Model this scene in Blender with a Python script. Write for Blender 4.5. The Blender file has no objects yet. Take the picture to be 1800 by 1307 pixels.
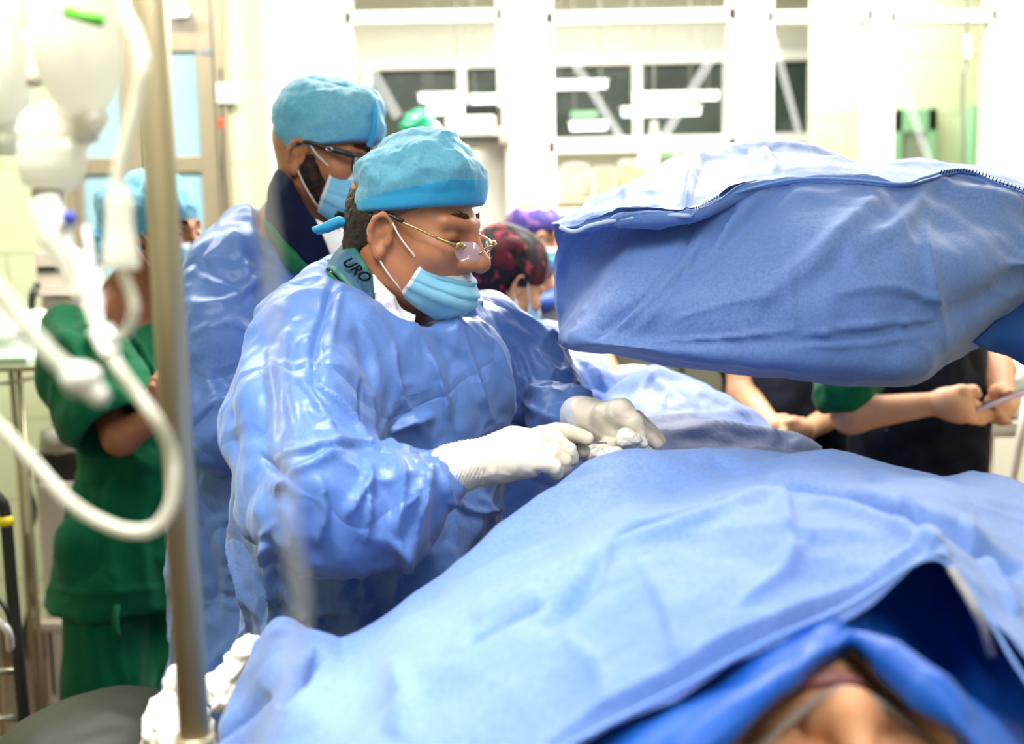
import bpy, bmesh, math, random
import numpy as np
from mathutils import Vector, Matrix

random.seed(7)
SC = bpy.context.scene
COL = SC.collection
D2R = math.pi / 180

# ---------------------------------------------------------------- camera
FPX = 2000.0
CAM = np.array([0.0, 0.0, 1.55])
PITCH, ROLL = 7.2 * D2R, 1.3 * D2R
FW = np.array([0, math.cos(PITCH), -math.sin(PITCH)])
R0 = np.array([1.0, 0, 0])
U0 = np.array([0, math.sin(PITCH), math.cos(PITCH)])
UP = U0 * math.cos(ROLL) + R0 * math.sin(ROLL)
RT = R0 * math.cos(ROLL) - U0 * math.sin(ROLL)
cd = bpy.data.cameras.new('camera')
cam = bpy.data.objects.new('camera', cd)
COL.objects.link(cam)
cd.lens = 40.0
cd.sensor_width = 36.0
cd.clip_start = 0.05
cd.dof.use_dof = True
cd.dof.focus_distance = 1.47
cd.dof.aperture_fstop = 3.0
m = Matrix(((RT[0], UP[0], -FW[0], CAM[0]), (RT[1], UP[1], -FW[1], CAM[1]), (RT[2], UP[2], -FW[2], CAM[2]), (0, 0, 0, 1)))
cam.matrix_world = m
SC.camera = cam

# ---------------------------------------------------------------- light and exposure
SC.view_settings.view_transform = 'Standard'
SC.view_settings.look = 'None'
SC.view_settings.exposure = -0.25
SC.view_settings.gamma = 1.0
SC.view_settings.use_curve_mapping = False
SC.cycles.use_denoising = True
SC.cycles.max_bounces = 7
SC.cycles.diffuse_bounces = 3
SC.cycles.transparent_max_bounces = 16
SC.cycles.caustics_reflective = False
SC.cycles.caustics_refractive = False
SC.cycles.sample_clamp_indirect = 4.0
w = bpy.data.worlds.new('world')
SC.world = w
w.use_nodes = True
w.node_tree.nodes['Background'].inputs[0].default_value = (0.80, 0.90, 1.0, 1)
w.node_tree.nodes['Background'].inputs[1].default_value = 0.35


def area(name, loc, size, energy, color, target=None, spread=180):
    l = bpy.data.lights.new(name, 'AREA')
    l.shape = 'RECTANGLE'
    l.size, l.size_y = size
    l.energy = energy
    l.color = color
    l.spread = spread * D2R
    o = bpy.data.objects.new(name, l)
    COL.objects.link(o)
    o.location = loc
    if target is not None:
        d = Vector(target) - Vector(loc)
        o.rotation_euler = d.to_track_quat('-Z', 'Y').to_euler()
    return o


area('leg_drape_fill_light', (0.5, 3.8, 2.55), (0.5, 0.3), 46, (1.0, 0.98, 0.94), (0.3, 1.7, 1.2))  # unseen lamp added to light the leg drape under the raised cover
area('ceiling_and_fill_light', (-0.55, 0.85, 2.40), (0.8, 0.6), 12, (1.0, 0.98, 0.93), (-0.3, 1.1, 1.1))
area('ceiling_and_fill_light', (0.35, 0.45, 2.7), (1.0, 0.5), 8.5, (1.0, 0.99, 0.96), (0.4, 1.4, 1.2))
area('ceiling_and_fill_light', (-0.9, 3.0, 2.88), (2.4, 0.5), 98, (1.0, 0.98, 0.90))
area('ceiling_and_fill_light', (1.5, 3.3, 2.88), (2.4, 0.5), 98, (1.0, 0.98, 0.92))
area('ceiling_and_fill_light', (-0.46, 0.40, 2.9), (0.4, 0.3), 4.8, (1.0, 0.98, 0.93), (-0.38, 0.8, 1.8), 40)  # unseen narrow fill added to brighten the bags and pole top
area('ceiling_and_fill_light', (0.45, -0.6, 2.8), (0.5, 0.5), 2.6, (1.0, 0.97, 0.92), (0.26, 0.7, 1.2), 50)  # unseen fill added from the camera side for the patient's face
area('next_room_light', (0.4, 5.9, 2.9), (3.5, 0.8), 185, (1.0, 1.0, 0.95))


# ---------------------------------------------------------------- pixel rays -> points in the room
def P(px, py, d):
    return CAM + FW * d + RT * ((px - 900.0) * d / FPX) + UP * ((653.5 - py) * d / FPX)


def W(px, py, Y):
    v = FW + RT * ((px - 900.0) / FPX) + UP * ((653.5 - py) / FPX)
    return CAM + v * (Y / v[1])


def proj(v):
    q = v - CAM
    d = q @ FW
    return 900 + (q @ RT) / d * FPX, 653.5 - (q @ UP) / d * FPX, d


def nrm(v):
    v = np.asarray(v, float)
    return v / (np.linalg.norm(v) + 1e-12)


def lin(h):
    h = h.lstrip('#')
    c = [int(h[i:i + 2], 16) / 255 for i in (0, 2, 4)]
    return tuple(x / 12.92 if x <= .04045 else ((x + .055) / 1.055) ** 2.4 for x in c) + (1.0,)


# ---------------------------------------------------------------- materials
def mat(name, col, rough=.5, spec=.5, metal=0, bump=None, var=None, sheen=0, alpha=1, trans=0, emit=None,
        sss=0, coat=0, transl=0):
    """bump: list of (kind, scale, strength, dist); var: (scale, colour2, lo, hi)"""
    mm = bpy.data.materials.new(name)
    mm.use_nodes = True
    nt = mm.node_tree
    N, L = nt.nodes, nt.links
    b = N['Principled BSDF']
    c = lin(col) if isinstance(col, str) else col
    b.inputs['Base Color'].default_value = c
    b.inputs['Roughness'].default_value = rough
    b.inputs['Specular IOR Level'].default_value = spec
    b.inputs['Metallic'].default_value = metal
    b.inputs['Sheen Weight'].default_value = sheen
    b.inputs['Coat Weight'].default_value = coat
    b.inputs['Alpha'].default_value = alpha
    b.inputs['Transmission Weight'].default_value = trans
    if sss:
        b.inputs['Subsurface Weight'].default_value = sss
        b.inputs['Subsurface Radius'].default_value = (0.012, 0.005, 0.003)
        b.inputs['Subsurface Scale'].default_value = 1.0
    if emit:
        b.inputs['Emission Color'].default_value = lin(emit[0])
        b.inputs['Emission Strength'].default_value = emit[1]
    tc = N.new('ShaderNodeTexCoord')
    src = tc.outputs['Object']
    if var:
        for i, (sc_, c2, lo, hi) in enumerate(var if isinstance(var, list) else [var]):
            n = N.new('ShaderNodeTexNoise')
            n.inputs['Scale'].default_value = sc_
            n.inputs['Detail'].default_value = 5
            L.new(src, n.inputs['Vector'])
            r = N.new('ShaderNodeValToRGB')
            r.color_ramp.elements[0].position = lo
            r.color_ramp.elements[1].position = hi
            r.color_ramp.elements[0].color = (0, 0, 0, 1)
            r.color_ramp.elements[1].color = (1, 1, 1, 1)
            L.new(n.outputs['Fac'], r.inputs[0])
            mx = N.new('ShaderNodeMixRGB')
            L.new(r.outputs[0], mx.inputs[0])
            prev = b.inputs['Base Color'].links[0].from_socket if b.inputs['Base Color'].links else None
            if prev:
                L.new(prev, mx.inputs[1])
            else:
                mx.inputs[1].default_value = c
            mx.inputs[2].default_value = lin(c2) if isinstance(c2, str) else c2
            L.new(mx.outputs[0], b.inputs['Base Color'])
    last = None
    for kind, sc_, st, di in (bump or []):
        if kind == 'noise':
            n = N.new('ShaderNodeTexNoise')
            n.inputs['Scale'].default_value = sc_
            n.inputs['Detail'].default_value = 4
            out = n.outputs['Fac']
        elif kind == 'ridge':
            n = N.new('ShaderNodeTexNoise')
            n.noise_type = 'RIDGED_MULTIFRACTAL'
            n.inputs['Scale'].default_value = sc_
            n.inputs['Detail'].default_value = 3
            out = n.outputs['Fac']
        elif kind == 'crease':
            n = N.new('ShaderNodeTexVoronoi')
            n.feature = 'DISTANCE_TO_EDGE'
            n.inputs['Scale'].default_value = sc_
            out = n.outputs['Distance']
        else:
            n = N.new('ShaderNodeTexVoronoi')
            n.inputs['Scale'].default_value = sc_
            out = n.outputs['Distance']
        if kind in ('crease',):
            nn = N.new('ShaderNodeTexNoise')
            nn.inputs['Scale'].default_value = sc_ * .6
            L.new(src, nn.inputs['Vector'])
            ma = N.new('ShaderNodeMixRGB')
            ma.inputs[0].default_value = 0.16
            L.new(src, ma.inputs[1])
            L.new(nn.outputs['Color'], ma.inputs[2])
            L.new(ma.outputs[0], n.inputs['Vector'])
            mr = N.new('ShaderNodeMapRange')
            mr.inputs['From Max'].default_value = 0.12
            L.new(out, mr.inputs['Value'])
            out = mr.outputs[0]
        else:
            L.new(src, n.inputs['Vector'])
        bp = N.new('ShaderNodeBump')
        bp.inputs['Strength'].default_value = st
        bp.inputs['Distance'].default_value = di
        L.new(out, bp.inputs['Height'])
        if last:
            L.new(last, bp.inputs['Normal'])
        last = bp.outputs['Normal']
    if last:
        L.new(last, b.inputs['Normal'])
    if transl:
        t = N.new('ShaderNodeBsdfTranslucent')
        if b.inputs['Base Color'].links:
            L.new(b.inputs['Base Color'].links[0].from_socket, t.inputs['Color'])
        else:
            t.inputs['Color'].default_value = c
        ms = N.new('ShaderNodeMixShader')
        ms.inputs[0].default_value = transl
        L.new(b.outputs[0], ms.inputs[1])
        L.new(t.outputs[0], ms.inputs[2])
        L.new(ms.outputs[0], N['Material Output'].inputs['Surface'])
    return mm


def emis(name, col, st):
    return mat(name, '#000000', 1, 0, emit=(col, st))


# ---------------------------------------------------------------- object plumbing
def world_off(par):
    off = np.zeros(3)
    while par is not None:
        off += np.array(par.location)
        par = par.parent
    return off


def put(name, verts, faces, m, parent=None, smooth=True, fmat=None, thick=0, subdiv=0, uvs=None, origin=None):
    """verts in world metres -> ONE mesh object; parented parts are stored relative to their thing"""
    verts = np.asarray(verts, dtype=float)
    if parent is None:
        off = np.array([(verts[:, 0].min() + verts[:, 0].max()) / 2, (verts[:, 1].min() + verts[:, 1].max()) / 2,
                        verts[:, 2].min()]) if origin is None else np.array(origin, float)
    else:
        off = world_off(parent)
    me = bpy.data.meshes.new(name)
    if isinstance(faces, np.ndarray):
        n = len(faces)
        k = faces.shape[1]
        me.vertices.add(len(verts))
        me.vertices.foreach_set('co', (verts - off).ravel())
        me.loops.add(n * k)
        me.loops.foreach_set('vertex_index', faces.ravel().astype(np.int32))
        me.polygons.add(n)
        me.polygons.foreach_set('loop_start', np.arange(0, n * k, k, dtype=np.int32))
        me.update(calc_edges=True)
        me.validate()
    else:
        me.from_pydata([tuple(v) for v in (verts - off)], [], faces)
    ms = m if isinstance(m, (list, tuple)) else [m]
    for x in ms:
        me.materials.append(x)
    if fmat is not None and len(fmat) == len(me.polygons):
        me.polygons.foreach_set('material_index', np.asarray(fmat, dtype=np.int32))
    me.polygons.foreach_set('use_smooth', [smooth] * len(me.polygons))
    me.update()
    o = bpy.data.objects.new(name, me)
    COL.objects.link(o)
    if parent is None:
        o.location = off
    else:
        o.parent = parent
    if thick:
        md = o.modifiers.new('solid', 'SOLIDIFY')
        md.thickness = thick
        md.offset = -1
    if subdiv:
        md = o.modifiers.new('sub', 'SUBSURF')
        md.levels = md.render_levels = subdiv
    return o


def thing(name, label, cat, loc, group=None):
    o = bpy.data.objects.new(name, None)
    o.empty_display_size = 0.1
    COL.objects.link(o)
    o.location = tuple(float(x) for x in loc)
    return tag(o, label, cat, group)


def tag(o, label, cat=None, group=None):
    o['label'] = label
    if cat:
        o['category'] = cat
    if group:
        o['group'] = group
    return o


def struct(o):
    o['kind'] = 'structure'
    return o


# ---------------------------------------------------------------- simple shapes (verts, faces)
class MB:
    def __init__(s):
        s.v, s.f, s.n = [], [], 0

    def add(s, v, f):
        v = np.asarray(v, float)
        s.v.append(v)
        s.f += [tuple(int(i) + s.n for i in q) for q in f]
        s.n += len(v)
        return s

    def box(s, lo, hi, bev=0.0, rot=None, c=None):
        lo, hi = np.minimum(lo, hi), np.maximum(lo, hi)
        bm = bmesh.new()
        bmesh.ops.create_cube(bm, size=1)
        sz = hi - lo
        for v in bm.verts:
            v.co = Vector([v.co[i] * sz[i] for i in range(3)])
        if bev > 0:
            bmesh.ops.bevel(bm, geom=bm.edges[:] + bm.verts[:], offset=min(bev, sz.min() * .45), segments=2, affect='EDGES', profile=.6)
        vv = np.array([v.co[:] for v in bm.verts])
        ff = [[v.index for v in f.verts] for f in bm.faces]
        bm.free()
        if rot is not None:
            vv = vv @ np.asarray(rot).T
        return s.add(vv + (lo + hi) / 2, ff)

    def tube(s, pts, r, n=12, res=0, caps=True):
        v, f = tube_mesh(pts, r, n, res, caps)
        return s.add(v, f)

    def lathe(s, prof, base, axis=(0, 0, 1), n=24):
        """prof: list of (radius, height)"""
        ax = nrm(axis)
        a = nrm(np.cross(ax, [0.3, 1, 0.2]))
        b = np.cross(ax, a)
        v, f = [], []
        for r, h in prof:
            for k in range(n):
                t = 2 * math.pi * k / n
                v.append(np.asarray(base) + ax * h + (a * math.cos(t) + b * math.sin(t)) * max(r, 1e-5))
        for i in range(len(prof) - 1):
            for k in range(n):
                q = (k + 1) % n
                f.append((i * n + k, i * n + q, (i + 1) * n + q, (i + 1) * n + k))
        f.append(tuple(range(n))[::-1])
        f.append(tuple((len(prof) - 1) * n + k for k in range(n)))
        return s.add(v, f)

    def prism(s, poly, depth_vec):
        """poly: list of 3-D points in a plane"""
        poly = np.asarray(poly, float)
        n = len(poly)
        v = np.vstack([poly, poly + np.asarray(depth_vec)])
        f = [tuple(range(n)), tuple(range(2 * n - 1, n - 1, -1))]
        for i in range(n):
            j = (i + 1) % n
            f.append((i, i + n, j + n, j))
        return s.add(v, f)

    def out(s, name, m, parent=None, smooth=False, **k):
        o = put(name, np.vstack(s.v), s.f, m, parent, smooth, **k)
        return o


def catmull(pts, res):
    pts = np.asarray(pts, float)
    if res <= 1 or len(pts) < 3:
        if len(pts) == 2 and res > 1:
            t = np.linspace(0, 1, res + 1)[:, None]
            return pts[0] * (1 - t) + pts[1] * t
        return pts
    q = np.vstack([2 * pts[0] - pts[1], pts, 2 * pts[-1] - pts[-2]])
    out = []
    for i in range(len(pts) - 1):
        p0, p1, p2, p3 = q[i:i + 4]
        for j in range(res):
            t = j / res
            out.append(.5 * (2 * p1 + (p2 - p0) * t + (2 * p0 - 5 * p1 + 4 * p2 - p3) * t * t + (3 * p1 - p0 - 3 * p2 + p3) * t ** 3))
    out.append(pts[-1])
    return np.array(out)


def tube_mesh(pts, r, n=12, res=0, caps=True):
    k0 = len(pts)
    pts = np.asarray(pts, float)
    rr = np.full(k0, r, float) if np.isscalar(r) else np.asarray(r, float)
    if res > 1:
        rr = np.interp(np.linspace(0, k0 - 1, (k0 - 1) * res + 1), np.arange(k0), rr)
        pts = catmull(pts, res)
    T = np.gradient(pts, axis=0)
    T /= np.linalg.norm(T, axis=1)[:, None] + 1e-12
    a = nrm(np.cross(T[0], [0.31, 0.2, 0.93]))
    v = []
    ang = np.linspace(0, 2 * math.pi, n, endpoint=False)
    for i in range(len(pts)):
        a = nrm(a - T[i] * (a @ T[i]))
        b = np.cross(T[i], a)
        v.append(pts[i] + rr[i] * (np.cos(ang)[:, None] * a + np.sin(ang)[:, None] * b))
    v = np.vstack(v)
    f = []
    for i in range(len(pts) - 1):
        for k in range(n):
            q = (k + 1) % n
            f.append((i * n + k, i * n + q, (i + 1) * n + q, (i + 1) * n + k))
    if caps:
        f.append(tuple(range(n))[::-1])
        f.append(tuple((len(pts) - 1) * n + k for k in range(n)))
    return v, f


# ---------------------------------------------------------------- noise
def _hash(i, j, k, seed):
    h = (i * 73856093) ^ (j * 19349663) ^ (k * 83492791) ^ (seed * 2654435761 & 0x7fffffff)
    h = (h ^ (h >> 13)) * 1274126177 & 0x7fffffff
    h = (h ^ (h >> 16)) & 0xffff
    return h / 65535.0 * 2 - 1


def facet(p, seed=0):
    """piecewise-linear random field on a simplex lattice: crumpled, flat facets with sharp creases"""
    x, y, z = p[:, 0], p[:, 1], p[:, 2]
    s = (x + y + z) / 3.0
    fx, fy, fz = x + s, y + s, z + s
    i, j, k = np.floor(fx).astype(np.int64), np.floor(fy).astype(np.int64), np.floor(fz).astype(np.int64)
    f = np.stack([fx - i, fy - j, fz - k], 1)
    order = np.argsort(-f, axis=1)
    fs = np.take_along_axis(f, order, 1)
    base = np.stack([i, j, k], 1)
    val = (1 - fs[:, 0]) * _hash(i, j, k, seed)
    c = base.copy()
    for n in range(3):
        c[np.arange(len(c)), order[:, n]] += 1
        wgt = fs[:, n] - (fs[:, n + 1] if n < 2 else 0)
        val += wgt * _hash(c[:, 0], c[:, 1], c[:, 2], seed)
    return val


def vnoise(p, seed=0):
    i = np.floor(p).astype(np.int64)
    f = p - i
    f = f * f * (3 - 2 * f)
    r = 0
    for a in (0, 1):
        for b in (0, 1):
            for c in (0, 1):
                wg = (f[:, 0] if a else 1 - f[:, 0]) * (f[:, 1] if b else 1 - f[:, 1]) * (f[:, 2] if c else 1 - f[:, 2])
                r = r + wg * _hash(i[:, 0] + a, i[:, 1] + b, i[:, 2] + c, seed)
    return r


def crumple(p, layers, seed=0):
    """layers: (cell size m, amplitude m, stretch vector or None)"""
    tot = np.zeros(len(p))
    for n, L in enumerate(layers):
        size, amp = L[0], L[1]
        q = p
        if len(L) > 2 and L[2] is not None:
            ax, st = nrm(L[2][0]), L[2][1]
            al = q @ ax
            q = q + np.outer(al * (1 / st - 1), ax)
        wv = np.stack([vnoise(q / (size * 1.7) + 7.1, seed + 1 + n), vnoise(q / (size * 1.7) + 3.3, seed + 2 + n), vnoise(q / (size * 1.7), seed + 3 + n)], 1)
        q = q / size + wv * .55
        f = facet(q, seed + 11 * n)
        tot += amp * f
    return tot


def polydist(px, py, line):
    """distance in px to a polyline, signed side, and 0..1 fade towards the ends"""
    best = np.full(len(px), 1e9)
    side = np.zeros(len(px))
    tt = np.zeros(len(px))
    line = np.asarray(line, float)
    seg = np.linalg.norm(np.diff(line, axis=0), axis=1)
    cum = np.concatenate([[0], np.cumsum(seg)])
    for i in range(len(line) - 1):
        a, b = line[i], line[i + 1]
        ab = b - a
        t = np.clip(((px - a[0]) * ab[0] + (py - a[1]) * ab[1]) / (ab @ ab), 0, 1)
        dx, dy = px - a[0] - ab[0] * t, py - a[1] - ab[1] * t
        d = np.hypot(dx, dy)
        s = ab[0] * dy - ab[1] * dx
        mk = d < best
        best[mk] = d[mk]
        side[mk] = np.sign(s[mk])
        tt[mk] = (cum[i] + t[mk] * seg[i]) / cum[-1]
    return best, side, tt


def folds(v, nrmv, lst, drange=(0, 9)):
    """displace a mesh along its normals with folds; a fold: (points, height m, width px, kind)"""
    px, py, d = proj(v)
    vw = (CAM - v) / np.linalg.norm(v - CAM, axis=1)[:, None]
    ok = np.clip((np.einsum('ij,ij->i', nrmv, vw) + .12) / .2, 0, 1) * ((d > drange[0]) & (d < drange[1]))
    disp = np.zeros(len(v))
    for F_ in lst:
        line, amp, wd = F_[0], F_[1], F_[2]
        kind = F_[3] if len(F_) > 3 else 'r'
        dist, side, t = polydist(px, py, catmull(line, 4))
        fade = np.sin(np.clip(t, 0.0, 1.0) * math.pi) ** .5
        if kind == 'r':      # rounded ridge / valley
            g = np.exp(-(dist / wd) ** 2)
        elif kind == 's':    # sharp ridge
            g = np.exp(-dist / wd)
        elif kind == 'p':    # pleat: sharp on one side
            g = np.exp(-np.where(side > 0, dist / wd, dist / (wd * .22)))
        elif kind == 'q':
            g = np.exp(-np.where(side < 0, dist / wd, dist / (wd * .22)))
        disp += ok * amp * g * fade
    return disp


# ---------------------------------------------------------------- distance fields -> skins
def smin(a, b, k):
    if k <= 0:
        return np.minimum(a, b)
    h = np.clip(.5 + .5 * (b - a) / k, 0, 1)
    return b + (a - b) * h - k * h * (1 - h)


class Field:
    def __init__(s, lo, hi, h, fine=None):
        s.ax = []
        for i in range(3):
            if fine is None:
                s.ax.append(np.arange(lo[i], hi[i] + h, h, dtype=np.float32))
                continue
            boxes, hf = fine
            pts = [lo[i]]
            while pts[-1] < hi[i]:
                x = pts[-1]
                dist = min(max(b[0][i] - x, x - b[1][i], 0) for b in boxes)
                pts.append(x + min(h, hf + dist * .12))
            s.ax.append(np.array(pts, dtype=np.float32))
        s.d = np.full([len(a) for a in s.ax], 1.0, dtype=np.float32)

    def sl(s, lo, hi):
        r = []
        for i in range(3):
            a, b = np.searchsorted(s.ax[i], [lo[i], hi[i]])
            a, b = max(a - 1, 0), min(b + 1, len(s.ax[i]))
            if b - a < 1:
                return None
            r.append(slice(a, b))
        return tuple(r)

    def _apply(s, fn, lo, hi, k, mode='add'):
        mg = max(k, .0) + .03
        q = s.sl(np.asarray(lo) - mg, np.asarray(hi) + mg)
        if q is None:
            return
        X = s.ax[0][q[0]][:, None, None]
        Y = s.ax[1][q[1]][None, :, None]
        Z = s.ax[2][q[2]][None, None, :]
        nd = fn(X, Y, Z).astype(np.float32)
        if mode == 'add':
            s.d[q] = smin(s.d[q], nd, k)
        else:
            s.d[q] = -smin(-s.d[q], nd, k)

    def cone(s, a, b, ra, rb, k=.02, mode='add'):
        a, b = np.asarray(a, float), np.asarray(b, float)
        ba = b - a
        L = ba @ ba + 1e-12

        def fn(X, Y, Z):
            t = np.clip(((X - a[0]) * ba[0] + (Y - a[1]) * ba[1] + (Z - a[2]) * ba[2]) / L, 0, 1)
            return np.sqrt((X - a[0] - ba[0] * t) ** 2 + (Y - a[1] - ba[1] * t) ** 2 + (Z - a[2] - ba[2] * t) ** 2) - (ra + (rb - ra) * t)
        r = max(ra, rb)
        s._apply(fn, np.minimum(a, b) - r, np.maximum(a, b) + r, k, mode)
        return s

    def chain(s, pts, rs, k=.01, mode='add'):
        for i in range(len(pts) - 1):
            s.cone(pts[i], pts[i + 1], rs[i], rs[i + 1], k, mode)
        return s

    def ell(s, c, r, R=None, k=.02, mode='add'):
        c, r = np.asarray(c, float), np.asarray(r, float)
        R = np.eye(3) if R is None else np.asarray(R)

        def fn(X, Y, Z):
            dx, dy, dz = X - c[0], Y - c[1], Z - c[2]
            u = (dx * R[0, 0] + dy * R[1, 0] + dz * R[2, 0])
            v = (dx * R[0, 1] + dy * R[1, 1] + dz * R[2, 1])
            w_ = (dx * R[0, 2] + dy * R[1, 2] + dz * R[2, 2])
            k0 = np.sqrt((u / r[0]) ** 2 + (v / r[1]) ** 2 + (w_ / r[2]) ** 2)
            k1 = np.sqrt((u / r[0] ** 2) ** 2 + (v / r[1] ** 2) ** 2 + (w_ / r[2] ** 2) ** 2) + 1e-6
            return k0 * (k0 - 1) / k1
        ext = np.abs(R) @ r
        s._apply(fn, c - ext, c + ext, k, mode)
        return s

    def plane(s, p, n, k=0.0):
        """keep the side n points away from"""
        n = nrm(n)
        pl = ((s.ax[0][:, None, None] - p[0]) * n[0] + (s.ax[1][None, :, None] - p[1]) * n[1] + (s.ax[2][None, None, :] - p[2]) * n[2]).astype(np.float32)
        s.d = np.maximum(s.d, pl) if k <= 0 else -smin(-s.d, -pl, k)
        return s

    def mesh(s, smooth_it=2):
        d = s.d
        S = d < 0
        nx, ny, nz = d.shape
        cnt = np.zeros((nx - 1, ny - 1, nz - 1), np.uint8)
        for a in (0, 1):
            for b in (0, 1):
                for c in (0, 1):
                    cnt += S[a:nx - 1 + a, b:ny - 1 + b, c:nz - 1 + c]
        act = (cnt > 0) & (cnt < 8)
        idx = np.argwhere(act)
        vid = np.full(act.shape, -1, np.int32)
        vid[act] = np.arange(len(idx))
        pos = np.zeros((len(idx), 3))
        num = np.zeros(len(idx))
        corners = [(a, b, c) for a in (0, 1) for b in (0, 1) for c in (0, 1)]
        val = {c: d[idx[:, 0] + c[0], idx[:, 1] + c[1], idx[:, 2] + c[2]] for c in corners}
        co = [s.ax[i] for i in range(3)]
        for c0 in corners:
            for i in range(3):
                if c0[i]:
                    continue
                c1 = list(c0)
                c1[i] = 1
                c1 = tuple(c1)
                v0, v1 = val[c0], val[c1]
                mk = (v0 < 0) != (v1 < 0)
                t = np.where(mk, v0 / (v0 - v1 + 1e-20), 0)
                for q in range(3):
                    x0 = co[q][idx[:, q] + c0[q]]
                    x1 = co[q][idx[:, q] + c1[q]]
                    pos[:, q] += np.where(mk, x0 + (x1 - x0) * t, 0)
                num += mk
        pos /= num[:, None]
        F_ = []
        for axis in range(3):
            n1 = [slice(None)] * 3
            n2 = [slice(None)] * 3
            n1[axis] = slice(0, -1)
            n2[axis] = slice(1, None)
            ch = S[tuple(n1)] != S[tuple(n2)]
            e = np.argwhere(ch)
            o1, o2 = (axis + 1) % 3, (axis + 2) % 3
            e = e[(e[:, o1] > 0) & (e[:, o2] > 0) & (e[:, o1] < d.shape[o1] - 1) & (e[:, o2] < d.shape[o2] - 1)]
            inside = S[tuple(e.T)]
            q = []
            for (p1, p2) in ((-1, -1), (0, -1), (0, 0), (-1, 0)):
                cc = e.copy()
                cc[:, o1] += p1
                cc[:, o2] += p2
                q.append(vid[tuple(cc.T)])
            q = np.stack(q, 1)
            q[~inside] = q[~inside][:, ::-1]
            F_.append(q)
        F_ = np.vstack(F_)
        F_ = F_[(F_ >= 0).all(1)]
        for _ in range(smooth_it):
            pos = relax(pos, F_, .5)
        return pos, F_


def relax(pos, F_, lam=.5):
    n = len(pos)
    a = np.concatenate([F_[:, 0], F_[:, 1], F_[:, 2], F_[:, 3]])
    b = np.concatenate([F_[:, 1], F_[:, 2], F_[:, 3], F_[:, 0]])
    c = np.bincount(a, minlength=n) + np.bincount(b, minlength=n)
    out = np.zeros_like(pos)
    for q in range(3):
        out[:, q] = np.bincount(a, weights=pos[b, q], minlength=n) + np.bincount(b, weights=pos[a, q], minlength=n)
    return pos * (1 - lam) + lam * out / np.maximum(c, 1)[:, None]


def vnormals(v, F_):
    n = np.cross(v[F_[:, 2]] - v[F_[:, 0]], v[F_[:, 3]] - v[F_[:, 1]])
    out = np.zeros_like(v)
    for k in range(4):
        for q in range(3):
            out[:, q] += np.bincount(F_[:, k], weights=n[:, q], minlength=len(v))
    return out / (np.linalg.norm(out, axis=1)[:, None] + 1e-15)


# ---------------------------------------------------------------- lofted sheets
def bicubic(G, ru, rv):
    """G: rows x cols x 3 control points -> dense grid through them"""
    G = np.asarray(G, float)
    A = np.array([catmull(G[r], ru) for r in range(G.shape[0])])
    B = np.array([catmull(A[:, c], rv) for c in range(A.shape[1])])
    return B.transpose(1, 0, 2)


def gridfaces(nr, nc):
    i = np.arange(nr - 1)[:, None] * nc + np.arange(nc - 1)[None, :]
    i = i.ravel()
    return np.stack([i, i + nc, i + nc + 1, i + 1], 1)


def frame(a, pitch=0, roll=0):
    """head axes: columns = person's right, forward, up. a: facing angle in degrees (0 = +X, -90 = to the camera)"""
    a, p, r = a * D2R, pitch * D2R, roll * D2R
    f = np.array([math.cos(a), math.sin(a), 0])
    u = np.array([0, 0, 1.0])
    f2 = f * math.cos(p) - u * math.sin(p)
    u2 = u * math.cos(p) + f * math.sin(p)
    x = np.cross(f2, u2)
    x2 = x * math.cos(r) + u2 * math.sin(r)
    u3 = u2 * math.cos(r) - x * math.sin(r)
    return np.stack([x2, f2, u3], 1)
# ================================================================ THE ROOM
YB = 4.1


def tile_mat(name, c1, c2, mortar, bw, bh, swz='XZ', ms=.006, rough=.35):
    mm = mat(name, c1, rough, .5)
    nt = mm.node_tree
    N, L = nt.nodes, nt.links
    tc = [n for n in N if n.type == 'TEX_COORD'][0]
    sp, cb = N.new('ShaderNodeSeparateXYZ'), N.new('ShaderNodeCombineXYZ')
    L.new(tc.outputs['Object'], sp.inputs[0])
    L.new(sp.outputs[swz[0]], cb.inputs[0])
    L.new(sp.outputs[swz[1]], cb.inputs[1])
    br = N.new('ShaderNodeTexBrick')
    br.inputs['Scale'].default_value = 1
    br.inputs['Brick Width'].default_value = bw
    br.inputs['Row Height'].default_value = bh
    br.inputs['Mortar Size'].default_value = ms
    br.inputs['Color1'].default_value = lin(c1)
    br.inputs['Color2'].default_value = lin(c2)
    br.inputs['Mortar'].default_value = lin(mortar)
    L.new(cb.outputs[0], br.inputs['Vector'])
    L.new(br.outputs['Color'], N['Principled BSDF'].inputs['Base Color'])
    bp = N.new('ShaderNodeBump')
    bp.inputs['Strength'].default_value = .4
    bp.inputs['Distance'].default_value = .003
    bp.invert = True
    L.new(br.outputs['Fac'], bp.inputs['Height'])
    L.new(bp.outputs[0], N['Principled BSDF'].inputs['Normal'])
    return mm


M = {}
M['tile'] = tile_mat('pale_green_tile', '#e0e5c2', '#dde3be', '#c6ceA6', .40, .30)
M['whitewall'] = mat('white_paint', '#f3f1e2', .5)
M['cream'] = mat('cream_paint', '#eeeccb', .5)
M['floor'] = tile_mat('brown_floor_tile', '#6b5648', '#745d4d', '#4a3b32', .33, .33, 'XY', .006, .3)
M['ceil'] = mat('ceiling_white', '#f0efe6', .8)
M['frame'] = mat('white_frame_paint', '#f6f4ea', .35)
M['alu'] = mat('brushed_aluminium', '#b9ab93', .42, metal=.55, bump=[('noise', 60, .05, .002)])
M['film'] = mat('pale_blue_glass_film', '#a3c9da', .3, var=(2.5, '#b5d8e4', .35, .65))
M['glass'] = mat('window_glass', '#20262a', .03, .6, alpha=.07)
M['dark'] = mat('night_glass', '#2b332f', .2, .5, var=(3, '#3b463e', .35, .65))
M['tape'] = mat('clear_tape', '#eef0f2', .3, alpha=.16)
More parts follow.
